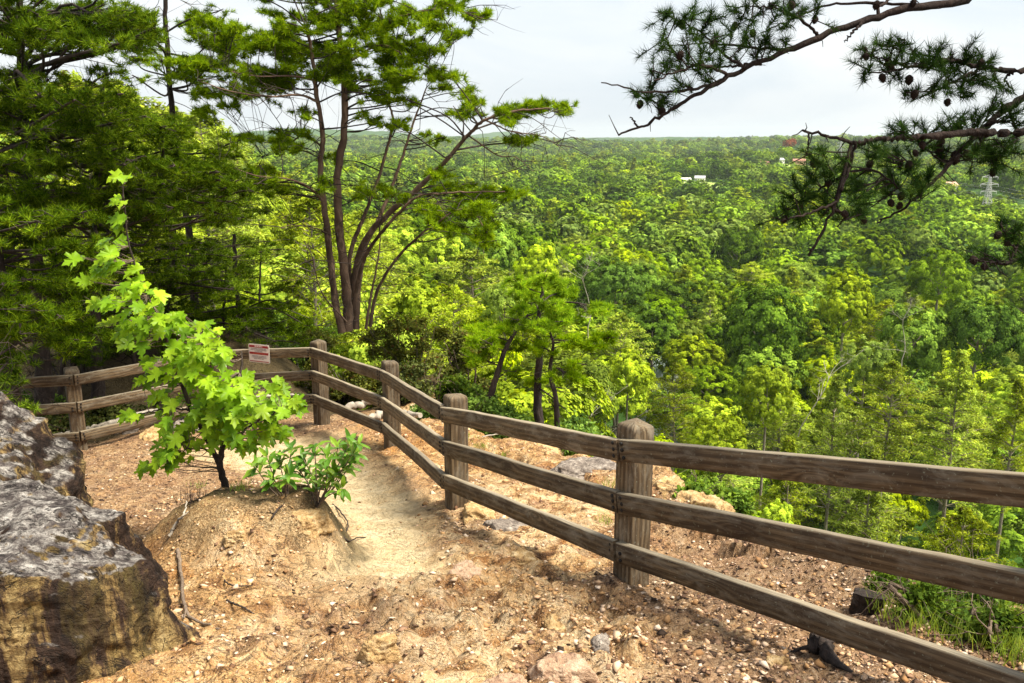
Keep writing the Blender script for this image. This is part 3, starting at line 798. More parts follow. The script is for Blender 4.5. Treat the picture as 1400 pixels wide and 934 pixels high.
def bolt(p, nn, parent):
    global bolt_me
    if bolt_me is None:
        mb = MB(); tube(mb, [(0, 0, -.004), (0, 0, .003), (0, 0, .006)], [.011, .011, .007], 10)
        o = mb.build('bolt', M['bolt'], parent, smooth=False); bolt_me = o.data
    else:
        o = bpy.data.objects.new('bolt', bolt_me); C.objects.link(o); o.parent = parent
    o.location = Vector([float(q) for q in p]) - fence.location
    o.rotation_euler = Vector([float(q) for q in nn]).to_track_quat('Z', 'Y').to_euler()
rs = np.random.RandomState(3)
for i in range(len(nodes) - 1):
    for lv in range(3):
        off = PW + TR / 2 + .002
        A = np.array([*(nodes[i, :2] + nv[i] * off / max(.6, nv[i] @ nrms[i])), nodes[i, 3 + lv] - HR / 2])
        B = np.array([*(nodes[i + 1, :2] + nv[i + 1] * off / max(.6, nv[i + 1] @ nrms[i])), nodes[i + 1, 3 + lv] - HR / 2])
        T = nrm((B - A)[None])[0]
        A = A + T * (.004 + rs.uniform(0, .004)); B = B - T * (.004 + rs.uniform(0, .004))
        A[2] += rs.uniform(-.003, .003); B[2] += rs.uniform(-.003, .003)
        o, side, T, up = rail(A, B, nrms[i], rs, M['timber'], w=TR * 1.0)
        sg = 1 if side @ np.array([*nrms[i], 0]) > 0 else -1
        for Q, s in ((A, 1), (B, -1)):
            for dz in (-.036, .002, .038):
                if rs.rand() < .12: continue
                bolt(Q + T * s * (.032 + rs.uniform(-.005, .005)) + up * (dz + rs.uniform(-.004, .004)) + side * sg * (TR / 2 + .0015), side * sg, o)
def post(i, mat):
    x, y, z = nodes[i, :3]
    h = (1.02 if i not in (3,) else .98); zt = z + h; zb = min(z, gz(x, y)) - .35
    rs_ = np.random.RandomState(i + 50)
    ang = math.atan2(nv[i][1], nv[i][0])
    ca, sa = math.cos(ang), math.sin(ang)
    # rounded square section, 20 vertices
    sec = []
    for q in range(4):
        for a in np.linspace(-.36, .36, 5):
            cx, cy = PW - .016, PW - .016
            base = q * PI / 2 + PI / 4
            sx_, sy_ = math.copysign(1, math.cos(base)), math.copysign(1, math.sin(base))
            aa = base + a * 2.0
            sec.append((sx_ * cx + .016 * math.cos(aa), sy_ * cy + .016 * math.sin(aa)))
    sec = np.array(sec); ns = len(sec)
    hs = np.concatenate([np.linspace(zb, zt - .035, 26), [zt - .026, zt - .014, zt - .004, zt, zt + .002]])
    scl = np.concatenate([np.ones(26), [.985, .94, .82, .5, .1]])
    V = []
    for hh, s in zip(hs, scl):
        j = 1 + .012 * fbm(np.arange(ns) * .6, np.full(ns, hh * 4 + i * 7), seed=3)
        jt = fbm(sec[:, 0] * 14 + i, sec[:, 1] * 14, seed=i, oct=3) * (.007 if s < .99 else 0)
        a_ = sec * s * j[:, None]
        V.append(np.stack([x + a_[:, 0] * ca - a_[:, 1] * sa, y + a_[:, 0] * sa + a_[:, 1] * ca, hh + jt], -1))
    V = np.array(V); n = len(V)
    ii = np.arange(n - 1)[:, None] * ns; j = np.arange(ns)[None]; j2 = (j + 1) % ns
    Fq = np.stack([ii + j, ii + j2, ii + ns + j2, ii + ns + j], -1).reshape(-1, 4)
    per = np.concatenate([[0], np.cumsum(np.linalg.norm(np.diff(np.vstack([sec, sec[:1]]), axis=0), axis=1))])
    u0 = hs[:-1, None] * np.ones((1, ns)); u1 = hs[1:, None] * np.ones((1, ns)); v0 = per[:-1][None] * np.ones((n - 1, 1)); v1 = per[1:][None] * np.ones((n - 1, 1))
    uv = np.stack([np.stack([u0, v0], -1), np.stack([u0, v1], -1), np.stack([u1, v1], -1), np.stack([u1, v0], -1)], 2).reshape(-1, 4, 2)
    mb = MB(); mb.add(V.reshape(-1, 3), Fq, uv)
    top = V[-1]; mb.add(np.vstack([top.mean(0)[None], top]), [[0, 1 + q, 1 + (q + 1) % ns] for q in range(ns)])
    local(fence, mb).build('post', mat, fence)
for i in range(len(nodes)): post(i, M['post_timber'])

# ---- warning sign on the top rail
a_ = nodes[3]; b_ = nodes[4]   # hidden corner post, post right of the sign
cx = at(358, 483, 11.2)
d2 = dirs[3]; n2 = nrms[3]
tpar = ((cx[:2] - nodes[3, :2]) @ d2)
ctr = np.array([*(nodes[3, :2] + d2 * tpar + n2 * (PW + TR + .016)), at(358, 483.5, 11.15)[2]])
sg = thing('warning_sign', ctr, 'small red and white warning sign on the top rail behind the sapling', 'sign')
ex = np.array([d2[0], d2[1], 0]); ez = np.array([0, 0, 1.]); en = np.array([n2[0], n2[1], 0])
def plate(name, cx_, cz_, w, h, dep, y0, mat, parent=None, rad=.02):
    pts = []
    for sx_, sz_, b0 in ((1, 1, 0), (-1, 1, PI / 2), (-1, -1, PI), (1, -1, 1.5 * PI)):
        for a in np.linspace(0, PI / 2, 5): pts.append((cx_ + sx_ * (w / 2 - rad) + rad * math.cos(b0 + a), cz_ + sz_ * (h / 2 - rad) + rad * math.sin(b0 + a)))
    pts = np.array(pts); n = len(pts)
    Fr = pts[:, :1] * ex + pts[:, 1:] * ez + en * (y0 + dep); Bk = Fr - en * dep
    c = np.array([[cx_, cz_]]); V = np.vstack([Fr, Bk, c[:, :1] * ex + c[:, 1:] * ez + en * (y0 + dep)])
    mb = MB(); mb.add(V, [[q, n + q, n + (q + 1) % n, (q + 1) % n] for q in range(n)]); mb.add(V, [[2 * n, q, (q + 1) % n] for q in range(n)])
    return mb.build(name, mat, parent or sg)
W_, H_ = .325, .245
plate('panel', 0, 0, W_, H_, .004, 0, M['sign_rim'])
face = plate('face', 0, 0, W_ - .022, H_ - .022, .0015, .005, M['sign_white'], None, .012)
for z0, hh in ((H_ / 2 - .030, .030), (.002, .030), (-H_ / 2 + .019, .010)): plate('red_band', 0, z0, W_ - .03, hh, .001, .0075, M['sign_red'], None, .002)
def text(s, z0, size, mat):
    cu = bpy.data.curves.new('lettering', 'FONT'); cu.body = s; cu.size = size; cu.align_x = 'CENTER'; cu.align_y = 'CENTER'; cu.extrude = .0006
    o = bpy.data.objects.new('lettering', cu); C.objects.link(o); cu.materials.append(mat)
    dg = bpy.context.evaluated_depsgraph_get(); me = bpy.data.meshes.new_from_object(o.evaluated_get(dg)); bpy.data.objects.remove(o)
    o = bpy.data.objects.new('lettering', me); C.objects.link(o); o.parent = sg
    o.location = Vector([float(q) for q in en]) * .0100 + Vector((0, 0, z0))
    o.rotation_euler = Matrix(((ex[0], 0, en[0]), (ex[1], 0, en[1]), (0, 1, 0))).to_euler()
text('WARNING', H_ / 2 - .030, .026, M['sign_white'])
def word_rows(z0, rows, mat):
    # the smaller lines cannot be read in the photograph: rows of uneven dark strokes
    mb = MB(); r_ = np.random.RandomState(5)
    for q, wd in enumerate(rows):
        x = -wd / 2
        while x < wd / 2:
            w = r_.uniform(.006, .012); h = .011
            for x0, x1, za, zb in ((x, x + .0028, 0, h), (x + w - .0028, x + w, 0, h), (x, x + w, h - .003, h), (x, x + w, 0, .003) if r_.rand() < .5 else (x, x + w, h * .5 - .0015, h * .5 + .0015)):
                zc = z0 - q * .017
                V = [ex * px_ + ez * (zc + pz_) + en * .0098 for px_, pz_ in ((x0, za), (x1, za), (x1, zb), (x0, zb))]
                mb.add(V, [[0, 1, 2, 3]])
            x += w + (.003 if r_.rand() > .2 else .009)
    mb.build('lettering', mat, sg)
word_rows(.058, (.24, .25, .12), M['sign_text'])
word_rows(-.004, (.18,), M['sign_orange'])
word_rows(-.040, (.22, .23, .16), M['sign_text'])
#==SPLIT==
# ================================================================== VEGETATION TOOLS
def stem_world(pts): return np.array([at(*p) for p in pts])

def leafy_pad_tree(root, stems, pads, bark, leaf, L=.075, w=.006, n=18, kind='needle', br_r=.018, tw_r=.005, rs=None,
                   trunk_sides=10, tufts_along=.55, yscale=.8, droop=0.0, stem_names=None, twigs_name='twigs', foliage='needles', bare=None, twig_bark=None, size=.06, wob=.12, lift=.35, tw_n=None):
    """stems: [(world polyline, r0, r1)], pads: [(world centre, (rx, ry, rz), number of tufts)]"""
    rs = rs or R
    S = []; SR = []
    for q, (P, r0, r1) in enumerate(stems):
        n_ = max(8, len(P) * 7); Pc = catmull(P, n_); rr = r0 + (r1 - r0) * np.linspace(0, 1, n_) ** .9
        seg = np.linalg.norm(Pc[-1] - Pc[0]) / n_
        Pc[1:-1] += rs.normal(0, 1, (n_ - 2, 3)) * min(seg * .06, rr.mean() * .18)
        mb = MB(); tube(mb, Pc, rr, trunk_sides, wob, q + 1)
        nm = 'trunk' if (stem_names is None or q < stem_names) else 'branch'
        local(root, mb).build(nm, bark, root, smooth=True)
        S.append(Pc); SR.append(rr)
    SP = np.vstack(S); SRr = np.concatenate(SR)
    mbt = MB(); TP = []; TD = []
    for (c, ext, nt) in pads:
        c = np.asarray(c, float)
        # join the stem a little below the pad
        d = np.linalg.norm((SP - c) * np.array([1, 1, 1.2]), axis=1) + np.maximum(0, SP[:, 2] - c[2] + .1) * 1.5
        k = int(np.argmin(d)); a = SP[k]
        dist = np.linalg.norm(c - a)
        mid = (a + c) / 2 + rs.normal(0, 1, 3) * dist * .07 + np.array([0, 0, -droop * dist * .2])
        far = c + (c - a) / max(dist, .01) * ext[0] * .6
        br = catmull([a, mid, c, far], 14)
        r0 = min(SRr[k] * .6, br_r * (.5 + dist * .35)); rr = np.linspace(r0, tw_r, 14)
        tube(mbt, br, rr, 6, .15, rs.randint(90))
        m = tw_n or max(3, int(nt ** .5 * 1.1)); per = int(math.ceil(nt / m))
        for q in range(m):
            e = unit(1, rs)[0] * rs.rand() ** .4; tgt = c + e * np.array(ext)
            t0 = rs.uniform(.45, 1.0) if dist > ext[0] * .5 else rs.uniform(.1, 1)
            b0 = br[int(t0 * 13)]
            md = (b0 + tgt) / 2 + rs.normal(0, 1, 3) * np.linalg.norm(tgt - b0) * .12
            tw = catmull([b0, md, tgt], 7)
            tube(mbt, tw, np.linspace(tw_r * .9, tw_r * .35, 7), 4)
            ts = rs.uniform(1 - tufts_along, 1.0, per); ts[0] = 1.0
            idx = ts * 6; i0 = np.minimum(idx.astype(int), 5); f = (idx - i0)[:, None]
            pp = tw[i0] * (1 - f) + tw[i0 + 1] * f
            dd = nrm(tw[i0 + 1] - tw[i0])
            # short side shoots
            jit = unit(per, rs) * np.array([1, 1, .55]) * rs.rand(per, 1) * min(ext) * .55
            jit[0] = 0
            TP.append(pp + jit); TD.append(nrm(dd + jit / max(min(ext), .01) + np.array([0, 0, lift])))
    # bare side twigs
    if bare:
        for _ in range(bare[0]):
            k = rs.randint(len(SP)); d = unit(1, rs)[0]; d[2] *= .4; ln = rs.uniform(.3, 1) * bare[1]
            P = [SP[k]]; dd = d.copy()
            for q in range(5): dd = nrm((dd + rs.normal(0, .3, 3))[None])[0]; P.append(P[-1] + dd * ln / 5)
            tube(mbt, P, np.linspace(tw_r * 1.3, tw_r * .3, 6), 4)
            for q in range(2):
                dd2 = nrm((dd + rs.normal(0, .7, 3))[None])[0]; tube(mbt, [P[2 + q], P[2 + q] + dd2 * ln * .25, P[2 + q] + dd2 * ln * .4 + rs.normal(0, .05, 3)], [tw_r * .7, tw_r * .4, tw_r * .2], 3)
    if mbt.n: local(root, mbt).build(twigs_name, twig_bark or bark, root)
    TP = np.vstack(TP); TD = np.vstack(TD)
    mbn = MB()
    if kind == 'needle': needles(mbn, TP, TD, n, L, w, rs=rs)
    else:
        P = np.repeat(TP, n, 0) + rs.normal(0, L, (len(TP) * n, 3)); Dn = np.repeat(TD, n, 0)
        cards(mbn, P, Dn * .8 + unit(len(P), rs) * .9 + np.array([0, 0, .5]), size, w, rs)
    local(root, mbn).build(foliage, leaf, root)
    return TP, TD

def pads_px(lst, yb, rs, yj=1.0, ydepth=.8, k=1.0):
    out = []
    for q in lst:
        px, py, rx, ry, n = q[:5]; Y = (q[5] if len(q) > 5 else yb) + rs.uniform(-yj, yj)
        c = at(px, py, Y); out.append((c, (pxs(rx, Y), pxs(rx, Y) * ydepth, pxs(ry, Y)), int(n * k)))
    return out

# ================================================================== THE TALL PINE BEHIND THE FENCE
def tall_pine():
    Yb = 15.0; rs = np.random.RandomState(11)
    b = at(474, 447, Yb)
    root = thing('pine_tree', (b[0], b[1], b[2]), 'tall many stemmed pine with flat open crown rising behind the fence', 'tree')
    st = [
        ([(476, 452, 15), (474, 400, 15), (466, 330, 15), (461, 250, 15), (470, 180, 15), (471, 100, 15.1), (462, 30, 15.2), (458, -60, 15.3), (455, -170, 15.3)], .20, .07),
        ([(468, 455, 14.9), (458, 410, 14.9), (449, 330, 14.8), (438, 240, 14.7), (441, 190, 14.7), (432, 120, 14.6), (428, 85, 14.5), (420, 40, 14.4)], .15, .05),
        ([(486, 450, 15.1), (487, 370, 15.2), (505, 320, 15.0), (555, 272, 14.7), (600, 230, 14.5), (640, 185, 14.3), (662, 165, 14.2), (705, 152, 14.1), (752, 148, 14.0)], .155, .02),
        ([(480, 420, 15.2), (478, 350, 15.3), (498, 295, 15.5), (520, 235, 15.7), (537, 170, 15.9), (532, 135, 16.0), (540, 80, 16)], .10, .025),
        ([(488, 430, 15.2), (496, 350, 15.5), (522, 290, 15.9), (550, 215, 16.2), (566, 165, 16.4), (583, 120, 16.5)], .11, .025),
        ([(486, 400, 14.9), (500, 350, 14.6), (530, 308, 14.2), (570, 270, 14.0), (610, 264, 13.9), (690, 262, 13.7)], .085, .02),
        ([(506, 446, 14.7), (515, 400, 14.5), (545, 350, 14.2), (590, 310, 13.9), (640, 285, 13.8), (672, 330, 13.7)], .075, .012),
        ([(500, 450, 14.8), (508, 400, 14.8), (519, 340, 14.8), (518, 290, 14.9)], .06, .012),
        ([(441, 275, 14.7), (425, 258, 14.4), (395, 245, 14.2), (350, 240, 14.0), (300, 222, 13.9)], .05, .012),
        ([(436, 140, 14.6), (410, 130, 14.3), (370, 132, 14.0), (320, 126, 13.8), (270, 110, 13.6)], .05, .012),
        ([(432, 110, 14.6), (400, 104, 14.4), (350, 104, 14.2), (290, 92, 14)], .045, .012),
        ([(449, 320, 14.8), (430, 312, 14.4), (400, 308, 14.2), (385, 312, 14)], .03, .008),
        ([(470, 60, 15.1), (500, 35, 15.0), (550, 22, 14.8), (610, 12, 14.5), (660, 25, 14.3)], .06, .012),
        ([(470, 90, 15.1), (520, 62, 15.2), (560, 80, 15.0), (620, 110, 14.8)], .05, .012),
        ([(665, 165, 14.2), (700, 180, 14.0), (740, 186, 13.9), (770, 205, 13.8)], .03, .006),
        ([(640, 185, 14.3), (680, 212, 14.0), (705, 215, 13.8), (730, 235, 13.7)], .03, .006),
        ([(440, 200, 14.7), (415, 185, 14.9), (385, 205, 15.2), (360, 215, 15.4)], .04, .01),
        ([(474, 440, 14.7), (440, 400, 14.2), (425, 345, 14.0), (415, 330, 14)], .03, .008),
    ]
    stems = [(stem_world(p), a * .45, c * .46) for p, a, c in st]
    P = [(300, 35, 42, 11, 60), (335, 58, 38, 12, 60), (290, 90, 40, 11, 55), (375, 30, 48, 12, 65), (405, 62, 52, 14, 90), (350, 103, 55, 11, 80), (450, 72, 48, 15, 90), (512, 52, 48, 15, 90),
         (560, 22, 45, 13, 70), (608, 14, 42, 12, 60), (650, 24, 24, 7, 30), (540, 92, 45, 13, 75), (590, 102, 28, 8, 30), (500, 8, 50, 14, 80), (430, -5, 60, 14, 80), (340, -10, 55, 13, 60),
         (330, 128, 42, 8, 45), (372, 118, 42, 10, 60), (490, 118, 42, 12, 60), (530, 128, 22, 10, 28), (612, 112, 26, 8, 26), (640, 130, 20, 6, 14), (540, 172, 28, 6, 24), (636, 155, 32, 5, 22),
         (688, 148, 34, 6, 40), (738, 143, 36, 9, 55), (772, 148, 18, 6, 20), (716, 190, 30, 6, 30), (660, 262, 34, 7, 40), (620, 255, 30, 7, 26), (505, 162, 20, 6, 14), (395, 205, 24, 8, 26, 15.0),
         (300, 150, 34, 6, 26), (402, 188, 34, 9, 40, 15.2), (300, 215, 28, 6, 14), (350, 235, 34, 6, 18), (290, 60, 40, 9, 40), (262, 28, 35, 9, 40), (250, 95, 30, 8, 28), (275, 125, 35, 7, 26),
         (470, 30, 50, 14, 70), (440, 100, 40, 12, 60), (395, 95, 45, 12, 70), (560, 60, 35, 9, 36), (600, 45, 30, 8, 20), (440, 35, 45, 14, 60),
         (700, 160, 30, 7, 26), (650, 140, 26, 6, 16), (605, 240, 30, 7, 20, 14.2), (700, 268, 20, 6, 16, 13.7), (640, 275, 34, 10, 30, 13.8), (600, 310, 30, 12, 22, 13.9), (665, 315, 22, 14, 20, 13.7), (360, 255, 40, 8, 24, 14.3), (330, 190, 30, 6, 14), (460, 215, 26, 6, 12, 15.4), (600, 75, 35, 10, 26), (630, 45, 26, 8, 20), (470, 5, 50, 14, 50), (520, 105, 40, 12, 40), (380, 55, 45, 12, 40), (310, 70, 40, 10, 36),
         (590, 290, 32, 12, 26, 13.9), (630, 305, 32, 14, 26, 13.8), (655, 330, 20, 14, 14, 13.7), (540, 262, 26, 9, 18, 14.4), (500, 262, 24, 8, 16, 15.4), (440, 255, 24, 7, 10, 14.4), (660, 285, 26, 8, 16, 13.7),
         (380, 262, 30, 7, 12, 14.2), (420, 155, 26, 5, 12, 14.6), (560, 140, 20, 5, 10), (590, 190, 22, 5, 10, 15.8)]
    P = [(q[0] + rs.uniform(-.6, .6) * q[2], q[1] + rs.uniform(-1.1, 1.1) * q[3], q[2] * rs.uniform(.45, .8), q[3] * rs.uniform(.6, 1.2), q[4] / 3.0) + tuple(q[5:]) for q in P for _ in range(5)]
    leafy_pad_tree(root, stems, pads_px(P, 15, rs, 1.1, .9, 2.4), M['bark_pine'], M['needle_main'], L=.105, w=.0115, n=21, rs=rs, stem_names=2, twig_bark=M['bark_dark'], br_r=.016, tw_r=.006, bare=(180, 1.5), trunk_sides=12)
tall_pine()

# ================================================================== DARK PINES ON THE LEFT
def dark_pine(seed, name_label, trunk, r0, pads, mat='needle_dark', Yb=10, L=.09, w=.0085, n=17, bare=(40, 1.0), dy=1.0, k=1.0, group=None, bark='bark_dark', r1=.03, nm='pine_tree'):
    rs = np.random.RandomState(seed)
    b = at(*trunk[0])
    root = thing(nm, (b[0], b[1], b[2]), name_label, 'tree', group)
    leafy_pad_tree(root, [(stem_world(trunk), r0, r1)], pads_px(pads, Yb, rs, dy, .9, k), M[bark], M[mat], L=L, w=w, n=n, rs=rs, br_r=.018, tw_r=.005, bare=bare)
    return root
def rpads(seed, n, x0, x1, y0, y1, rx, ry, nt, gaps=()):
    rs = np.random.RandomState(seed); out = []
    while len(out) < n:
        x, y = rs.uniform(x0, x1), rs.uniform(y0, y1)
        if any(g[0] < x < g[1] and g[2] < y < g[3] for g in gaps): continue
        out.append((x, y, rx * rs.uniform(.6, 1.3), ry * rs.uniform(.6, 1.3), nt))
    return out
GAP = [(10, 150, 62, 102), (215, 420, -20, 60), (225, 330, 95, 175), (150, 215, 92, 112), (60, 210, -20, 8)]
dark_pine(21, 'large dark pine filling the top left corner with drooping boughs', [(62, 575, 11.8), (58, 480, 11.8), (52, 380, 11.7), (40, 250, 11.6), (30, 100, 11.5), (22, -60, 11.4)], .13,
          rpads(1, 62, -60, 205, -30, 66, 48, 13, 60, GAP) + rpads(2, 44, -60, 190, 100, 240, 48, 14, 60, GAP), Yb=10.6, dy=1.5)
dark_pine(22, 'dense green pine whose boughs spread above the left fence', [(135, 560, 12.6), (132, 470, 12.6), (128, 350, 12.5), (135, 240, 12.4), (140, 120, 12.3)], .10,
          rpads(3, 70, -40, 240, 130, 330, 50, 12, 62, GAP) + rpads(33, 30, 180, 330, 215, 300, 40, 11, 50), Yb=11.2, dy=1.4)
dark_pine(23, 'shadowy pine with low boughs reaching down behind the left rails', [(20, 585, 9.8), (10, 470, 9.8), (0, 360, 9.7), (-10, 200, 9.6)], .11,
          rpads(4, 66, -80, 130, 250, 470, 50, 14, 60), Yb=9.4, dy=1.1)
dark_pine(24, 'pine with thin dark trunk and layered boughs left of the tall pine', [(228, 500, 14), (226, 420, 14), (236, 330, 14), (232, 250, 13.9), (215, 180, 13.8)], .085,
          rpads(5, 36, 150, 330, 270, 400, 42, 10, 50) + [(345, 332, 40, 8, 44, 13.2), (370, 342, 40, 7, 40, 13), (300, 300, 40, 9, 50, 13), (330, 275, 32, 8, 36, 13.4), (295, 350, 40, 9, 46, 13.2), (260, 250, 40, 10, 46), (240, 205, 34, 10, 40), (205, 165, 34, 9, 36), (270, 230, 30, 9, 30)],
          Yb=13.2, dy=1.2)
dark_pine(25, 'half hidden pine whose needles fringe the gap below the sky', [(265, 480, 16), (266, 420, 16), (262, 340, 16), (240, 200, 15.8), (228, 60, 15.6), (225, -30, 15.5)], .09,
          rpads(6, 22, 170, 300, 10, 110, 34, 8, 30, [(215, 290, -20, 70), (225, 330, 112, 175)]) + rpads(7, 26, 190, 330, 180, 290, 36, 9, 40), 'needle_main', Yb=14.8, dy=1.2, bare=(70, 1.8))
dark_pine(26, 'low dark pine with boughs across the far corner of the fence', [(330, 520, 15.5), (328, 450, 15.5), (322, 380, 15.5), (320, 320, 15.5)], .06,
          rpads(8, 34, 230, 420, 372, 470, 40, 9, 46), Yb=14.5, dy=1.1)
dark_pine(27, 'young pine in deep shade behind the left fence post', [(95, 570, 13.5), (100, 500, 13.5), (98, 420, 13.5), (105, 330, 13.5)], .06,
          rpads(9, 50, 60, 260, 330, 480, 46, 13, 50), Yb=13.6, dy=1.2)
dark_pine(28, 'close pine bough cluster overlapping the left end of the fence', [(-60, 640, 7.6), (-70, 500, 7.6), (-80, 380, 7.5)], .07,
          [(15, 490, 45, 22, 80, 8.6), (0, 540, 35, 24, 70, 8.4), (35, 560, 18, 14, 24, 8.6), (-10, 450, 50, 22, 70, 8.6), (10, 515, 30, 14, 50, 8.4), (40, 460, 36, 16, 40, 8.9)], Yb=8.6, dy=.3)
# thin stems in the shade behind the left fence
rs = np.random.RandomState(5)
for q, (px, Y, lean) in enumerate([(66, 13, -18), (80, 12.6, 14), (118, 13.2, -10), (150, 14, 16), (186, 13.5, -6), (205, 14.6, 8), (248, 15.4, 14), (280, 16, -10), (300, 15.2, 6), (350, 16.4, 4)]):
    lab = ['slim leaning dark sapling in the shade left of the first fence post', 'slim sapling leaning right behind the first fence post', 'thin dark stem just right of the first fence post', 'thin bent stem above the left fence rails',
           'thin straight stem behind the maple leaves', 'slender shaded stem behind the middle of the maple', 'curved thin trunk beside the dark layered pine', 'thin trunk left of the sign among dark boughs', 'thin trunk just above the hidden fence corner', 'thin trunk above the warning sign'][q]
    y0 = 585 - (Y - 12) * 8
    dark_pine(60 + q, lab, [(px, y0, Y), (px + lean * .3, y0 - 60, Y), (px + lean, y0 - 130, Y + .1), (px + lean * 1.6, y0 - 210, Y + .2)], rs.uniform(.035, .055),
              rpads(70 + q, 9, px - 60, px + 60, 380, 500, 34, 10, 30), Yb=Y, dy=.6, bare=(26, .8), group='slim shaded saplings behind the left fence', r1=.015, nm='sapling')

# ================================================================== LITTLE PINES BEYOND THE FENCE
dark_pine(31, 'small bright pine with rounded yellow green crown beyond the fence', [(737, 590, 10.8), (735, 530, 10.8), (738, 480, 10.8), (736, 440, 10.8), (742, 395, 10.8)], .065,
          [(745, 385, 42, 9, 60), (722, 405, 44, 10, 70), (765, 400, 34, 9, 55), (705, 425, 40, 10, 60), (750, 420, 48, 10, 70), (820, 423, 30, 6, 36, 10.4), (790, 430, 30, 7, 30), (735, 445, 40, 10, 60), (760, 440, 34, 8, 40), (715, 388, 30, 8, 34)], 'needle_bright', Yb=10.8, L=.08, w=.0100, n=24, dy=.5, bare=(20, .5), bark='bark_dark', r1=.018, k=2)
dark_pine(32, 'small pine leaning right with darker layered boughs beyond the fence', [(660, 575, 10.6), (676, 525, 10.6), (690, 480, 10.7), (710, 445, 10.8), (722, 430, 10.8)], .05,
          [(690, 445, 38, 10, 50), (670, 470, 40, 12, 56), (648, 490, 32, 11, 40), (700, 470, 34, 9, 40), (690, 510, 34, 9, 26), (655, 450, 28, 8, 26)], 'needle_bright', Yb=10.6, L=.08, w=.0100, n=22, dy=.5, bare=(20, .5), r1=.012, k=2)
dark_pine(34, 'slender bent pine right of the bright one beyond the fence', [(762, 592, 10.4), (760, 545, 10.4), (752, 510, 10.5), (756, 470, 10.5), (750, 450, 10.6)], .04,
          [(800, 470, 40, 9, 56), (775, 462, 34, 8, 36), (830, 462, 20, 6, 22), (740, 475, 34, 9, 36), (775, 515, 36, 9, 36), (730, 525, 34, 9, 26), (790, 500, 24, 7, 16)], 'needle_bright', Yb=10.4, L=.08, w=.0100, n=22, dy=.5, bare=(20, .5), r1=.012, k=2)

# ================================================================== SHRUBS BEHIND THE FENCE
def shrub(seed, px, py, Y, rx, ry, lab, mat='shrub_leaf', npad=16, nt=34, cat='shrub', group='shrubs behind the fence', size=.055, L=.05, k=14, nm='shrub', asp=.55):
    rs = np.random.RandomState(seed); b = at(px, py, Y); c0 = b + np.array([0, 0, pxs(ry, Y)]); b[2] = min(b[2], gz(b[0], b[1])) - .02; hh = c0[2] - b[2]
    root = thing(nm, b, lab, cat, group)
    stems = []
    for q in range(6):
        e = np.array([rs.uniform(-1, 1) * pxs(rx, Y) * .7, rs.uniform(-.5, .5) * pxs(rx, Y), hh + pxs(ry, Y) * rs.uniform(.1, .8)])
        stems.append((np.array([b + rs.normal(0, .05, 3) * [1, 1, 0], b + e * .5 + rs.normal(0, .06, 3), b + e]), .02, .006))
    pads = []
    for q in range(npad):
        e = unit(1, rs)[0] * rs.rand() ** .4; pads.append((c0 + e * np.array([pxs(rx, Y), pxs(rx, Y) * .7, pxs(ry, Y)]), (pxs(rx, Y) * .3, pxs(rx, Y) * .3, pxs(ry, Y) * .25), nt))
    leafy_pad_tree(root, stems, pads, M['twig'], M[mat], L=L, w=asp, n=k, kind='leaf', br_r=.008, tw_r=.003, rs=rs, trunk_sides=5, size=size, foliage='foliage', bare=(16, .5))
S_ = [(470, 560, 13.5, 60, 42, 'brownish shrub below the trunks of the tall pine', 'shrub_leaf'), (525, 580, 13.0, 55, 46, 'olive shrub behind the fourth fence post', 'shrub_leaf'),
      (575, 585, 12.4, 50, 50, 'tall olive brown shrub rising behind the fence bend', 'shrub_leaf'), (620, 590, 11.6, 42, 42, 'dark green shrub right of the fence bend', 'shrub_green'),
      (590, 615, 11.0, 32, 30, 'low leafy bush between the fourth and fifth fence posts', 'shrub_green'), (665, 600, 10.6, 36, 32, 'leafy shrub at the feet of the small pines', 'shrub_green'),
      (400, 560, 15.0, 50, 45, 'dark shrub behind the sign and corner post', 'shrub_green'), (385, 480, 17.0, 70, 30, 'broad shady bush farther back left of the tall pine', 'shrub_green'),
      (640, 530, 13.4, 50, 40, 'reddish olive shrub left of the small leaning pine', 'shrub_leaf'), (560, 500, 15.6, 60, 34, 'yellowish brush on the slope right of the tall pine', 'shrub_leaf'),
      (430, 500, 15.8, 36, 26, 'brush crowding the base of the tall pine', 'shrub_leaf'),
      (160, 600, 13.0, 60, 26, 'dark low bush behind the left fence rails', 'shrub_green'), (250, 570, 14.5, 60, 30, 'low dark bush behind the maple sapling', 'shrub_green'), (30, 600, 12.0, 60, 30, 'shaded bush at the far left behind the boulders', 'shrub_green'),
      (700, 602, 10.4, 24, 14, 'small yellow green bush under the leaning pine', 'shrub_green'), (790, 612, 9.6, 30, 16, 'low bright bush on the rim right of the small pines', 'shrub_green'),
      (335, 560, 15.5, 40, 26, 'small dim bush behind the hidden corner post', 'shrub_green'),
      (205, 590, 12.3, 46, 22, 'dusky undergrowth bush just behind the middle of the left rails', 'shrub_leaf'), (140, 598, 11.6, 36, 24, 'brown green brush directly right of the first fence post', 'shrub_leaf'),
      (262, 582, 12.9, 44, 22, 'shadowed brush behind the maple trunk beyond the rails', 'shrub_leaf'), (60, 602, 11.0, 44, 24, 'dark brush left of the first fence post', 'shrub_leaf'),
      (380, 572, 12.6, 44, 20, 'low leafy brush seen under the sign between the rails', 'shrub_green')]
for q, (px, py, Y, rx, ry, lb, mt) in enumerate(S_): shrub(100 + q, px, py, Y, rx, ry, lb, mt)
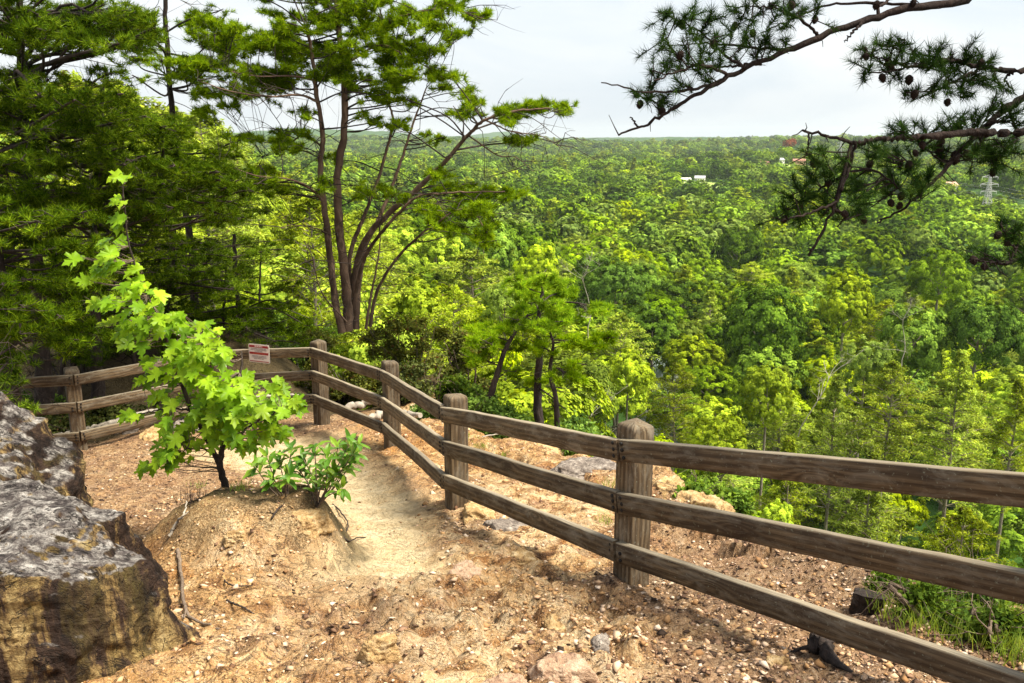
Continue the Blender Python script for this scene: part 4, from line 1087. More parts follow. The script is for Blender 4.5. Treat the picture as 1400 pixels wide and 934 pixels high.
# bright herbs on the rim to the right
H_S = [(1215, 815, 20, 14, 'low herb patch next to the dark wooden block'), (1262, 838, 26, 20, 'leafy green plant right of the dark wooden block'), (1310, 862, 26, 18, 'broad leaved green plant between the lower rails'), (1362, 868, 30, 22, 'tall green plant nearest the right end of the lower rail'),
       (1290, 822, 28, 16, 'small leaved plant just under the middle rail'), (1345, 835, 26, 16, 'light green plant under the middle rail near the right end'), (950, 688, 22, 14, 'small green shrub on the cliff rim beyond the big post'), (1000, 700, 26, 14, 'yellow green shrub on the cliff rim under the top rail')]
for q, (px, py, rx, ry, lb) in enumerate(H_S):
    p = onground(px, py) if q < 6 else G0(px, py)
    shrub(140 + q, px, py, p[1], rx, ry, lb, 'shrub_green', 12, 18, 'plant', 'green plants on the cliff rim', size=.030 if q < 6 else .05, L=.03, k=8, nm='herb')

# ================================================================== MAPLE SAPLING AND LAUREL
half = [(.0, .0), (.10, -.07), (.22, -.04), (.40, .04), (.34, .14), (.36, .26), (.30, .30), (.58, .48), (.50, .52), (.52, .64), (.38, .58), (.28, .56), (.18, .50), (.20, .66), (.27, .78), (.14, .80), (.09, .88), (.0, 1.08)]
ML = np.array(half + [(-x, y) for x, y in half[-2:0:-1]])
def leaf_mesh(mb, P, Nn, Dir, size, outline, rs, fold=.18, hub=(0, .36)):
    n = len(P); Nn = nrm(Nn); Dd = nrm(Dir - Nn * np.sum(Dir * Nn, -1, keepdims=True)); Sd = np.cross(Dd, Nn)
    k = len(outline)
    o = np.vstack([[hub], outline])
    s = np.asarray(size).reshape(n, 1, 1)
    z = np.abs(o[:, 0]) * fold - (o[:, 1] - .3) ** 2 * .22
    V = P[:, None] + s * (Sd[:, None] * o[None, :, :1] + Dd[:, None] * o[None, :, 1:2] + Nn[:, None] * (z[None, :, None] + rs.normal(0, .045, (n, k + 1, 1))))
    tri = np.array([[0, 1 + q, 1 + (q + 1) % k] for q in range(k)])
    mb.add(V.reshape(-1, 3), (tri[None] + (np.arange(n) * (k + 1))[:, None, None]).reshape(-1, 3))
def maple():
    rs = np.random.RandomState(17); Y0 = 5.85
    b = at(309, 662, Y0); b[2] = gz(b[0], b[1]) - .03
    root = thing('maple_sapling', b, 'bright green maple sapling with lobed leaves growing from the sandy mound', 'tree')
    def S(l): return np.array([at(*q) for q in l])
    stems = [([b, at(302, 640, Y0), at(304, 612, Y0), at(318, 575, Y0 - .02), at(330, 530, Y0 - .05), at(330, 480, Y0)], .028, .006, 'trunk'),
             ([at(302, 640, Y0), at(282, 600, Y0 + .05), at(262, 560, Y0 + .1), at(240, 500, Y0 + .1), at(222, 450, Y0 + .1), at(205, 410, Y0 + .05), at(182, 360, Y0), at(172, 300, Y0), at(168, 250, Y0)], .020, .003, 'branch'),
             ([at(304, 615, Y0), at(345, 580, Y0 - .15), at(385, 560, Y0 - .2)], .010, .003, 'branch'),
             ([at(302, 625, Y0), at(268, 612, Y0 - .15), at(225, 625, Y0 - .25)], .010, .003, 'branch'),
             ([at(262, 560, Y0 + .1), at(220, 560, Y0), at(175, 572, Y0 - .1)], .008, .003, 'branch'),
             ([at(240, 500, Y0 + .1), at(270, 470, Y0), at(300, 460, Y0 - .1)], .009, .003, 'branch')]
    SP = []
    for P, r0, r1, nm in stems:
        Pc = catmull(P, 26); Pc[1:-1] += rs.normal(0, .004, (24, 3))
        mb = MB(); tube(mb, Pc, np.linspace(r0, r1, 26), 8, .1); local(root, mb).build(nm, M['bark_dark'], root, smooth=True); SP.append(Pc)
    SP = np.vstack(SP)
    pads = [(168, 300, 10, 8, 3), (165, 345, 14, 6, 3), (140, 366, 16, 7, 3), (178, 418, 26, 8, 6), (215, 418, 20, 8, 5), (160, 440, 22, 8, 5), (196, 385, 14, 6, 3), (225, 500, 36, 18, 11), (200, 452, 36, 15, 9), (275, 448, 26, 12, 7), (372, 560, 26, 14, 9), (255, 570, 40, 18, 11), (300, 560, 46, 24, 15), (330, 540, 40, 20, 12), (170, 240, 8, 5, 2), (165, 272, 8, 6, 3), (158, 328, 14, 5, 3), (152, 355, 18, 6, 5), (112, 350, 12, 6, 3), (195, 368, 12, 6, 3), (122, 380, 12, 6, 3), (180, 388, 22, 8, 6), (150, 412, 24, 8, 6), (203, 400, 18, 8, 4),
            (215, 440, 38, 16, 16), (182, 462, 26, 10, 8), (250, 432, 18, 7, 5), (268, 478, 46, 22, 27), (296, 480, 28, 14, 15), (322, 520, 38, 14, 20), (300, 528, 46, 24, 28), (242, 540, 30, 10, 10), (205, 522, 20, 7, 4),
            (378, 548, 26, 10, 8), (340, 558, 40, 18, 22), (290, 578, 40, 16, 18), (182, 568, 18, 6, 5), (250, 600, 30, 11, 10), (238, 624, 34, 10, 12), (205, 636, 12, 4, 4), (368, 588, 20, 10, 7), (328, 598, 38, 12, 13), (398, 553, 12, 4, 3), (365, 525, 26, 10, 7), (262, 510, 36, 14, 14)]
    P = []; 
    mt = MB()
    for px, py, rx, ry, n in pads:
        rx *= .95
        for _ in range(int(n * 1.6)):
            a = rs.uniform(0, 2 * PI); q = rs.rand() ** .5
            P.append(at(px + rx * q * math.cos(a), py + ry * q * math.sin(a), Y0 + rs.uniform(-.32, .30) * min(1, rx / 25)))
    P = np.array(P)
    for p in P[::1]:
        k = np.argmin(np.linalg.norm(SP - p, axis=1) + np.maximum(0, SP[:, 2] - p[2]) * .8)
        tube(mt, catmull([SP[k], (SP[k] + p) / 2 + rs.normal(0, .015, 3) - [0, 0, .02], p], 5), np.linspace(.0035, .0012, 5), 4)
    local(root, mt).build('twigs', M['twig'], root)
    n = len(P)
    out = P - b; out[:, 2] = 0; out = nrm(out + np.array([0, -.3, 0]))
    Nn = nrm(np.array([.05, -.5, .88]) + out * .25 + rs.normal(0, .22, (n, 3)))
    D = nrm(out * .8 + rs.normal(0, .5, (n, 3)) + np.array([0, -.5, -.35]))
    mb = MB(); leaf_mesh(mb, P, Nn, D, rs.uniform(.062, .125, n), ML, rs)
    local(root, mb).build('foliage', M['maple_leaf'], root)
maple()
LL = np.array([(0, 0), (.06, .1), (.13, .3), (.15, .5), (.11, .75), (.05, .92), (0, 1), (-.05, .92), (-.11, .75), (-.15, .5), (-.13, .3), (-.06, .1)])
def laurel():
    rs = np.random.RandomState(19); Y0 = 5.55
    b = at(432, 684, Y0); b[2] = gz(b[0], b[1]) - .02
    root = thing('laurel_shrub', b, 'small shrub with long glossy leaves right of the maple on the mound', 'shrub')
    tips = [(350, 640), (365, 625), (382, 632), (398, 615), (415, 628), (430, 612), (448, 628), (462, 612), (478, 606), (488, 622), (470, 640), (455, 652), (468, 668), (440, 645), (420, 655), (395, 650), (372, 655), (490, 608), (408, 640), (432, 668), (475, 630)]
    mb = MB(); ml = MB(); P = []; D = []
    for q, (px, py) in enumerate(tips):
        t = at(px, py, Y0 + rs.uniform(-.22, .22)); b0 = b + (np.array([-.19, .05, .0]) if px < 400 else 0)
        c = catmull([b0, (b0 + t) / 2 + rs.normal(0, .02, 3) + [0, 0, -.02], t], 9); tube(mb, c, np.linspace(.007, .0025, 9), 5)
        d = nrm((c[-1] - c[-3])[None])[0]
        for w in range(rs.randint(8, 13)):
            a = w * 2.4; k = 8 - (w // 5)
            rad = nrm((np.cross(d, [math.cos(a), math.sin(a), .3]))[None])[0]
            P.append(c[min(k, 8)]); D.append(rad * .9 + d * .5 + [0, 0, -.05])
    P = np.array(P); D = nrm(np.array(D)); n = len(P)
    Nn = nrm(np.cross(np.cross(D, [0, 0, 1.]), D) + rs.normal(0, .25, (n, 3)) + np.array([0, -.25, .2]))
    leaf_mesh(ml, P, Nn, D, rs.uniform(.07, .12, n), LL * np.array([1.15, 1]), rs, fold=.5, hub=(0, .5))
    local(root, mb).build('stems', M['twig'], root); local(root, ml).build('foliage', M['laurel_leaf'], root)
laurel()

# ================================================================== ROOTS, LOGS, STICKS, WOOD BLOCKS
def stick(name, pts, r0, r1, mat, lab, cat, group=None, forks=(), seed=0, sides=7):
    rs = np.random.RandomState(seed)
    W = []
    for px, py, dz in pts:
        p = onground(px, py); p[2] += dz; W.append(p)
    root_loc = W[0]
    P = catmull(W, 26); P[1:-1] += rs.normal(0, r0 * .22, (24, 3))
    mb = MB(); tube(mb, P, np.linspace(r0, r1, 26), sides, .25, seed + 1)
    for t, (dx, dy, dz), ln in forks:
        a = P[int(t * 25)]; d = nrm(np.array([[dx, dy, dz]], float))[0]
        tube(mb, catmull([a, a + d * ln * .5 + rs.normal(0, .01, 3), a + d * ln], 8), np.linspace(r0 * .55, r1 * .6, 8), 5, .2)
    mb.v = [v - root_loc.astype(np.float32) for v in mb.v]
    o = mb.build(name, M[mat], smooth=True); o.location = tuple(float(v) for v in root_loc)
    return tag(o, lab, cat, group)
stick('root', [(243, 755, .01), (248, 790, .03), (252, 830, .02), (262, 852, .015), (300, 862, 0)], .013, .006, 'twig', 'grey root snaking down beside the front boulder', 'root', forks=[(.6, (.3, -1, .1), .12)], seed=1)
stick('root', [(470, 735, .0), (478, 745, .02), (490, 742, .03), (500, 735, .0)], .006, .003, 'bark_dark', 'thin dark root curling at the mound\'s right foot', 'root', seed=2)
stick('root', [(455, 690, .0), (466, 705, .03), (476, 720, .02), (470, 735, 0)], .007, .004, 'bark_dark', 'thin root hanging over the right edge of the mound', 'root', seed=12)
stick('root', [(305, 780, .0), (308, 798, .015), (322, 806, .01), (345, 803, 0)], .006, .003, 'bark_dark', 'short curved root on the ground below the mound', 'root', seed=3)
stick('stick', [(232, 735, .01), (242, 722, .03), (252, 715, .05), (256, 700, .07)], .012, .004, 'deadwood', 'pale forked stick next to the front boulder', 'stick', forks=[(.5, (.8, .2, .6), .08)], seed=4)
stick('stick', [(310, 822, .0), (330, 834, .01), (348, 842, 0)], .007, .003, 'bark_dark', 'thin dark stick on the orange ground', 'stick', seed=5)
stick('stick', [(372, 715, .02), (380, 706, .03), (386, 700, .04)], .007, .003, 'bark_dark', 'dark twig poking from the mound front', 'stick', seed=6, forks=[(.4, (.5, .2, .5), .06), (.3, (-.6, .1, .4), .05)])
stick('stick', [(240, 880, .0), (255, 872, .02), (272, 868, .01)], .008, .004, 'twig', 'short brown stick near the bottom left of the ground', 'stick', seed=7)
stick('stick', [(660, 600, .02), (690, 597, .03), (730, 606, .02)], .008, .004, 'deadwood', 'pale stick lying under the top rail beyond the fence', 'stick', seed=8)
stick('log', [(470, 566, .05), (500, 558, .08), (540, 552, .10)], .05, .04, 'deadwood', 'bleached log behind the fence right of the corner post', 'log', seed=9, sides=10)
stick('log', [(500, 580, .05), (530, 572, .06), (575, 576, .05)], .045, .035, 'deadwood', 'grey log on the ground between the fourth and fifth posts', 'log', seed=10, sides=10)
stick('log', [(345, 556, .08), (385, 552, .10), (425, 556, .08)], .05, .045, 'deadwood', 'fallen log under the rails left of the corner post', 'log', seed=13, sides=10)
stick('log', [(125, 600, .05), (170, 583, .10), (235, 568, .12)], .04, .025, 'deadwood', 'pale fallen branch behind the left fence rails', 'log', seed=11, sides=8)
stick('log', [(60, 605, .05), (110, 600, .10), (150, 592, .12)], .03, .02, 'deadwood', 'short grey branch lying behind the left fence post', 'log', seed=14, sides=8)
def charred():
    p = onground(1108, 900); q = onground(1165, 922)
    P = catmull([p + [-.01, .02, .05], p + [.05, 0, .06], (p + q) / 2 + [0, 0, .03], q], 24)
    rr = np.interp(np.linspace(0, 1, 24), [0, .15, .35, .7, 1], [.03, .048, .04, .02, .008])
    mb = MB(); tube(mb, P, rr, 10, .4, 4)
    for d in ((.3, .2, .1), (.1, -.3, 0), (-.3, .1, -.05)):
        tube(mb, catmull([P[9], P[9] + np.array(d) * .25, P[9] + np.array(d) * .5 - [0, 0, .04]], 7), np.linspace(.018, .005, 7), 6, .3)
    mb.v = [v - p.astype(np.float32) for v in mb.v]
    o = mb.build('stump', M['char'], smooth=True); o.location = tuple(p); tag(o, 'charred black root stump under the lowest rail at the bottom right', 'stump')
    p = onground(1185, 838); w = pxs(26, p[1])
    bm = bmesh.new(); bmesh.ops.create_cube(bm, size=1); bmesh.ops.subdivide_edges(bm, edges=bm.edges[:], cuts=5, use_grid_fill=True)
    V = np.array([v.co[:] for v in bm.verts]); 
    V = V * np.array([w * 1.7, w * .9, w * 1.3]); V[:, 2] += .12 * V[:, 0]; V += .006 * np.stack([fbm(V[:, 0] * 40, V[:, 1] * 40, V[:, 2] * 40, seed=s) for s in (1, 2, 3)], -1)
    for v, c in zip(bm.verts, V): v.co = c
    me = bpy.data.meshes.new('wood_block'); bm.to_mesh(me); bm.free(); me.materials.append(M['char'])
    o = bpy.data.objects.new('wood_block', me); C.objects.link(o); o.location = (p[0], p[1], p[2] + w * .45); o.rotation_euler = (0, .12, -.5)
    tag(o, 'dark wooden block set in the gravel beyond the lowest rail', 'block')
charred()
# grass tufts
def blades(mb, p, n, h, spread, rs):
    b = p + rs.normal(0, spread, (n, 3)) * [1, 1, 0]; d = unit(n, rs) * .45 + [0, 0, 1]; L = h * rs.uniform(.5, 1.1, (n, 1))
    t1 = b + nrm(d) * L * .55; t2 = t1 + nrm(d + unit(n, rs) * .5 * [1, 1, 0] - [0, 0, .35]) * L * .5
    s = nrm(np.cross(d, rs.normal(size=(n, 3)))) * .0025
    V = np.stack([b - s, b + s, t1 + s * .7, t1 - s * .7, t2], 1).reshape(-1, 3)
    q = np.arange(n)[:, None] * 5
    mb.add(V, np.hstack([q, q + 1, q + 2, q + 3])); mb.add(np.zeros((0, 3)), np.zeros((0, 3), int)) if 0 else None
    mb.add(V, np.hstack([q + 3, q + 2, q + 4]))
rs = np.random.RandomState(4); mb = MB()
for px, py, n, sprd in [(660, 612, 60, .05), (690, 625, 30, .03), (775, 636, 30, .04), (835, 668, 60, .05), (825, 716, 50, .04), (830, 690, 30, .05), (640, 600, 50, .08), (1240, 850, 160, .07), (1285, 868, 220, .09), (1330, 850, 200, .09), (1375, 885, 240, .10), (1390, 860, 240, .09), (1395, 900, 150, .06), (1205, 830, 60, .05), (960, 690, 90, .1), (1100, 742, 60, .1), (330, 668, 40, .04), (270, 668, 30, .05)]:
    blades(mb, onground(px, py), n, .13 if px > 1180 else .07, sprd, rs)
tag(mb.build('grass', M['grass']), 'thin green grass blades on the cliff rim and ledge', None, kind='stuff')
# dry twiggy seedlings by the sapling
mb = MB()
p0 = onground(262, 690)
for q in range(26):
    a = p0 + rs.normal(0, .07, 3) * [1, .5, 0]; d = unit(1, rs)[0] * .4 + [0, 0, 1]
    tube(mb, catmull([a, a + d * .05, a + d * .10 + rs.normal(0, .02, 3)], 5), np.linspace(.002, .0008, 5), 3)
mb.v = [v - p0.astype(np.float32) for v in mb.v]
o = mb.build('dry_weed', M['bark_dark']); o.location = tuple(p0); tag(o, 'wispy dark weed at the left foot of the maple sapling', 'weed')

# ================================================================== OVERHANGING PINE ON THE RIGHT
def cone_mesh():
    mb = MB(); n = 9; k = 8
    V = []
    for i in range(n):
        t = i / (n - 1); r = .021 * (math.sin(PI * min(1, t * .85 + .12)) ** .8)
        for j in range(k):
            a = (j + .5 * (i % 2)) * 2 * PI / k; rr = r * (1.18 if (i + j) % 2 else .86)
            V.append((rr * math.cos(a), rr * math.sin(a), -.055 * t))
    V = np.array(V); Fq = [[i * k + j, i * k + (j + 1) % k, (i + 1) * k + (j + 1) % k, (i + 1) * k + j] for i in range(n - 1) for j in range(k)]
    mb.add(V, Fq); mb.add(np.vstack([[(0, 0, .004)], V[:k]]), [[0, 1 + j, 1 + (j + 1) % k] for j in range(k)]); mb.add(np.vstack([[(0, 0, -.06)], V[-k:]]), [[0, 1 + (j + 1) % k, 1 + j] for j in range(k)])
    # scale tips
    for i in range(1, n - 1):
        for j in range(k):
            c = V[i * k + j]; o_ = nrm(np.array([[c[0], c[1], 0]]))[0]; s_ = np.cross(o_, [0, 0, 1]) * .005
            mb.add([c - s_, c + s_, c + o_ * .007 - [0, 0, .004]], [[0, 1, 2]])
    return mb
def overhang():
    rs = np.random.RandomState(23); Y0 = 4.2
    tb = np.array([5.7, 4.3, 0.]); tb[2] = min(gz(tb[0], tb[1]), -2.0) - 1.0
    root = thing('pine_tree', tb, 'pine whose dark boughs with cones hang into the upper right corner', 'tree')
    mb = MB(); tp = np.array([tb, tb + [.05, 0, 1.5], tb + [-.1, .05, 3.0], tb + [.0, 0, 4.6], tb + [.15, 0, 6.0]]); tc_ = catmull(tp, 30); tube(mb, tc_, np.linspace(.17, .09, 30), 12, .15)
    local(root, mb).build('trunk', M['bark_dark'], root, smooth=True)
    BR = [
        dict(main=[('t', 22), (1500, -40, 4.4), (1325, 0, 4.3), (1230, 15, 4.2), (1150, 40, 4.15), (1070, 72, 4.1), (1000, 103, 4.0), (955, 128, 3.95), (910, 155, 3.9), (880, 172, 3.9), (846, 185, 3.85)], r=(.019, .004),
             subs=[[(985, 110, 4.0), (940, 124, 3.9), (885, 125, 3.85), (822, 113, 3.8)], [(1080, 68, 4.1), (1040, 66, 4.2), (1000, 62, 4.3), (960, 60, 4.35), (915, 62, 4.4)], [(1000, 103, 4), (960, 90, 3.9), (920, 100, 3.85), (895, 110, 3.8)],
                   [(1260, 8, 4.25), (1180, 4, 4.3), (1120, 10, 4.3), (1075, 30, 4.25), (1040, 45, 4.2)], [(1120, 50, 4.15), (1100, 30, 4.1), (1060, 12, 4.1), (1020, 8, 4.1)], [(1020, 92, 4.0), (990, 75, 4.1), (960, 45, 4.1), (920, 25, 4.1)],
                   [(905, 157, 3.9), (895, 140, 3.95), (880, 135, 3.95)], [(1180, 30, 4.15), (1165, 45, 4.1), (1155, 58, 4.1)], [(1200, 10, 4.2), (1230, -10, 4.3), (1260, -25, 4.3)], [(1040, 88, 4.05), (1000, 90, 4.15), (950, 95, 4.2)], [(872, 175, 3.9), (868, 168, 3.88), (862, 160, 3.86)]],
             tufts=[(903, 18), (912, 22), (938, 22), (905, 55), (915, 62), (925, 78), (900, 70), (948, 16), (970, 30), (972, 18), (1020, 6), (1042, 18), (1060, 4), (1030, 30), (1010, 25), (935, 62), (958, 70), (985, 78), (960, 48), (1000, 42), (1020, 48),
                    (1040, 62), (1070, 40), (1085, 22), (1080, 8), (1050, 45), (1100, 15), (900, 105), (890, 115), (925, 110), (950, 96), (965, 108), (912, 132), (885, 135), (905, 145), (940, 118), (975, 92), (990, 62), (1005, 78), (925, 92), (1030, 78), (940, 80),
                    (1120, 8), (980, 50), (945, 40), (1060, 25), (1000, 15), (1035, -5), (1090, -8), (930, 30), (950, 55), (1015, 62), (908, 88), (890, 98), (870, 130), (1050, 60), (1075, 55), (968, 82)],
             cones=[(932, 34), (933, 75), (1115, 27), (1083, 6), (876, 142), (960, 88), (1200, 6), (1250, 4), (1006, 35), (905, 152), (978, 60), (1030, 45)]),
        dict(main=[('t', 19), (1600, 92, 4.3), (1400, 98, 4.2), (1345, 92, 4.15), (1300, 84, 4.1), (1245, 90, 4.05), (1215, 82, 4.0), (1182, 74, 4.0)], r=(.015, .003),
             subs=[[(1345, 92, 4.15), (1315, 106, 4.1), (1280, 122, 4.05), (1240, 128, 4.0)], [(1300, 84, 4.1), (1260, 75, 4.15), (1230, 72, 4.2)], [(1245, 90, 4.05), (1215, 98, 4.0), (1180, 100, 3.95)], [(1215, 82, 4), (1222, 65, 4), (1232, 52, 4)], [(1385, 97, 4.2), (1375, 110, 4.2), (1390, 130, 4.2)]],
             tufts=[(1200, 60), (1196, 68), (1228, 55), (1232, 62), (1212, 80), (1225, 82), (1248, 72), (1245, 82), (1262, 84), (1282, 70), (1285, 82), (1300, 76), (1320, 70), (1328, 76), (1338, 82), (1358, 80), (1182, 98), (1190, 92), (1225, 100), (1262, 92), (1275, 90), (1240, 126), (1255, 122), (1275, 132),
                    (1292, 118), (1302, 108), (1315, 118), (1330, 112), (1345, 110), (1360, 108), (1320, 100), (1300, 128), (1326, 132), (1378, 125), (1180, 66), (1208, 96), (1310, 88), (1292, 96), (1270, 78), (1350, 118), (1340, 100), (1284, 110)],
             cones=[(1184, 78), (1205, 106), (1243, 108), (1220, 90), (1296, 140), (1252, 128), (1342, 86)]),
        dict(main=[('t', 18), (1600, 160, 4.15), (1400, 180, 4.0), (1330, 182, 3.95), (1250, 187, 3.9), (1200, 191, 3.85), (1170, 196, 3.85), (1140, 188, 3.8), (1097, 178, 3.8)], r=(.021, .005),
             subs=[[(1170, 196, 3.85), (1162, 225, 3.85), (1150, 262, 3.8), (1126, 312, 3.8), (1105, 350, 3.8)], [(1105, 182, 3.8), (1106, 196, 3.8), (1104, 206, 3.8), (1100, 216, 3.8)], [(1158, 238, 3.85), (1125, 255, 3.9), (1090, 280, 3.95), (1062, 298, 3.95)],
                   [(1160, 235, 3.85), (1190, 232, 3.9), (1215, 245, 3.95), (1235, 262, 4.0), (1250, 275, 4)], [(1145, 275, 3.8), (1110, 290, 3.75), (1075, 300, 3.7), (1056, 297, 3.7)], [(1140, 285, 3.8), (1155, 296, 3.8), (1145, 310, 3.8)], [(1185, 193, 3.85), (1210, 208, 3.9), (1240, 222, 3.95)]],
             tufts=[(1110, 215), (1125, 225), (1100, 235), (1115, 245), (1135, 240), (1095, 258), (1080, 270), (1075, 290), (1092, 285), (1110, 270), (1130, 262), (1060, 298), (1085, 245), (1150, 255), (1140, 285), (1160, 292), (1175, 280), (1170, 262), (1185, 270), (1200, 205), (1212, 215), (1225, 205), (1230, 225), (1245, 232),
                    (1215, 232), (1190, 215), (1200, 250), (1225, 250), (1240, 262), (1255, 245), (1262, 255), (1210, 262), (1165, 275), (1180, 235), (1120, 205), (1145, 215), (1100, 300), (1120, 290), (1070, 282), (1235, 180), (1218, 175), (1260, 185), (1290, 178), (1310, 175), (1255, 222), (1270, 235), (1130, 278), (1105, 262), (1090, 300), (1182, 292), (1172, 250), (1148, 232)],
             cones=[(1153, 293), (1175, 290), (1174, 255), (1260, 198), (1216, 278), (1232, 282), (1075, 300), (1192, 224), (1242, 225), (1180, 300), (1112, 222), (1135, 250), (1235, 268), (1250, 210)]),
        dict(main=[('t', 20), (1540, 60, 4.4), (1400, 135, 4.3), (1370, 152, 4.25), (1335, 185, 4.2), (1300, 222, 4.15), (1272, 252, 4.1), (1235, 285, 4.05), (1199, 305, 4.0)], r=(.019, .004),
             subs=[[(1335, 185, 4.2), (1350, 205, 4.2), (1362, 225, 4.2), (1358, 240, 4.2)], [(1300, 222, 4.15), (1280, 215, 4.2), (1262, 200, 4.2)], [(1350, 170, 4.2), (1380, 165, 4.2), (1405, 170, 4.2)], [(1380, 148, 4.3), (1390, 190, 4.25), (1375, 200, 4.2)]],
             tufts=[(1362, 138), (1370, 145), (1355, 150), (1340, 160), (1335, 168), (1380, 160), (1395, 152), (1310, 168), (1320, 165), (1285, 172), (1262, 172), (1232, 170), (1335, 205), (1350, 200), (1362, 195), (1375, 195), (1385, 188), (1330, 215), (1345, 220), (1360, 225), (1372, 212), (1315, 200), (1295, 205),
                    (1278, 200), (1262, 205), (1285, 215), (1310, 212), (1372, 228), (1355, 210), (1388, 205), (1270, 240), (1258, 250), (1345, 190), (1325, 195), (1395, 170)],
             cones=[(1288, 205), (1310, 220), (1305, 212), (1362, 218), (1358, 235), (1290, 195), (1350, 206), (1335, 200), (1320, 210)]),
        dict(main=[('t', 15), (1600, 310, 4.2), (1405, 352, 4.0), (1370, 360, 3.9), (1328, 354, 3.85)], r=(.014, .003),
             subs=[[(1400, 352, 4.0), (1380, 330, 4.0), (1368, 305, 4.0)], [(1380, 358, 3.95), (1390, 340, 4.0), (1395, 320, 4.0)]],
             tufts=[(1368, 305), (1372, 318), (1385, 325), (1395, 310), (1392, 335), (1380, 345), (1395, 355), (1345, 348), (1330, 352), (1358, 356), (1400, 340)],
             cones=[(1368, 322), (1330, 355), (1345, 365), (1378, 330)])]
    cm = None
    for b in BR:
        pts = [tc_[p[1]] if p[0] == 't' else at(*p) for p in b['main']]
        S = []; mb = MB()
        P = catmull(pts, 70); P[1:-1] += rs.normal(0, .0035, (68, 3)); rr = np.concatenate([np.linspace(b['r'][0] * 1.15, b['r'][0], 14), b['r'][0] + (b['r'][1] - b['r'][0]) * np.linspace(0, 1, 56) ** .85])
        tube(mb, P, rr, 9, .22, 3); S.append(P[15:])
        rb = b['r'][0] * .45
        for q, s in enumerate(b['subs']):
            Q = catmull([at(*p) for p in s], 26); j = int(np.argmin(np.linalg.norm(P - Q[0], axis=1))); Q = np.vstack([P[j], Q]); Q[2:-1] += rs.normal(0, .003, (len(Q) - 3, 3))
            r0 = min(rr[j] * .75, .019 if q == 0 and b is BR[2] else .008); tube(mb, Q, np.linspace(r0, .006 if q == 0 and b is BR[2] else .0025, len(Q)), 7, .2, q); S.append(Q)
        SP = np.vstack(S)
        TP = []; TD = []
        for px, py in b['tufts']:
            k2 = np.argmin([np.hypot((p[0] / p[1] * F * .97 + 700) - px, 0) for p in SP])
            c = at(px + rs.uniform(-3, 3), py + rs.uniform(-3, 3), 4.05 + rs.uniform(-.12, .12))
            d = np.linalg.norm((SP - c) * [1, .6, 1], axis=1); k = int(np.argmin(d)); c[1] = SP[k][1] + rs.uniform(-.14, .14)
            c = at(px, py, c[1])
            tw = catmull([SP[k], (SP[k] + c) / 2 + rs.normal(0, .01, 3), c], 7); tube(mb, tw, np.linspace(.0035, .002, 7), 5)
            dd = nrm((c - tw[3] + np.array([0, 0, .02]))[None])[0]
            TP += [c, c - dd * .018]; TD += [dd, dd]
            for _ in range(rs.randint(1, 3)):
                c2 = c + rs.normal(0, .030, 3); tube(mb, [tw[3], (tw[3] + c2) / 2, c2], [.0028, .0024, .002], 4); TP.append(c2); TD.append(nrm((c2 - tw[3])[None])[0])
            if rs.rand() < .4:
                e = c + unit(1, rs)[0] * .07; tube(mb, [tw[4], (tw[4] + e) / 2 + rs.normal(0, .006, 3), e], [.002, .0016, .001], 3)
        for _ in range(26):
            k = rs.randint(len(SP)); d = unit(1, rs)[0]; P0 = SP[k]; l = rs.uniform(.03, .11)
            tube(mb, [P0, P0 + d * l * .5 + rs.normal(0, .006, 3), P0 + d * l], [.003, .002, .0012], 4)
        bo = local(root, mb).build('branch', M['bark_bough'], root, smooth=True)
        mn = MB(); needles(mn, np.array(TP), np.array(TD), 62, .058, .0025, spread=.85, back=.7, rs=rs); local(root, mn).build('needles', M['needle_branch'], bo)
        for px, py in b['cones']:
            k = int(np.argmin(np.linalg.norm((SP - at(px, py, 4.05)) * [1, .3, 1], axis=1))); Yc = SP[k][1]; p = at(px, py - 5, Yc)
            if cm is None:
                cc = cone_mesh(); o = cc.build('cone', M['cone'], bo); cm = o.data
            else:
                o = bpy.data.objects.new('cone', cm); C.objects.link(o); o.parent = bo
            o.location = Vector([float(v) for v in (p - tb)]); s = rs.uniform(.6, .8); o.scale = (s, s, s); o.rotation_euler = (rs.uniform(-.5, .5), rs.uniform(-.5, .5), rs.uniform(0, 6))
overhang()
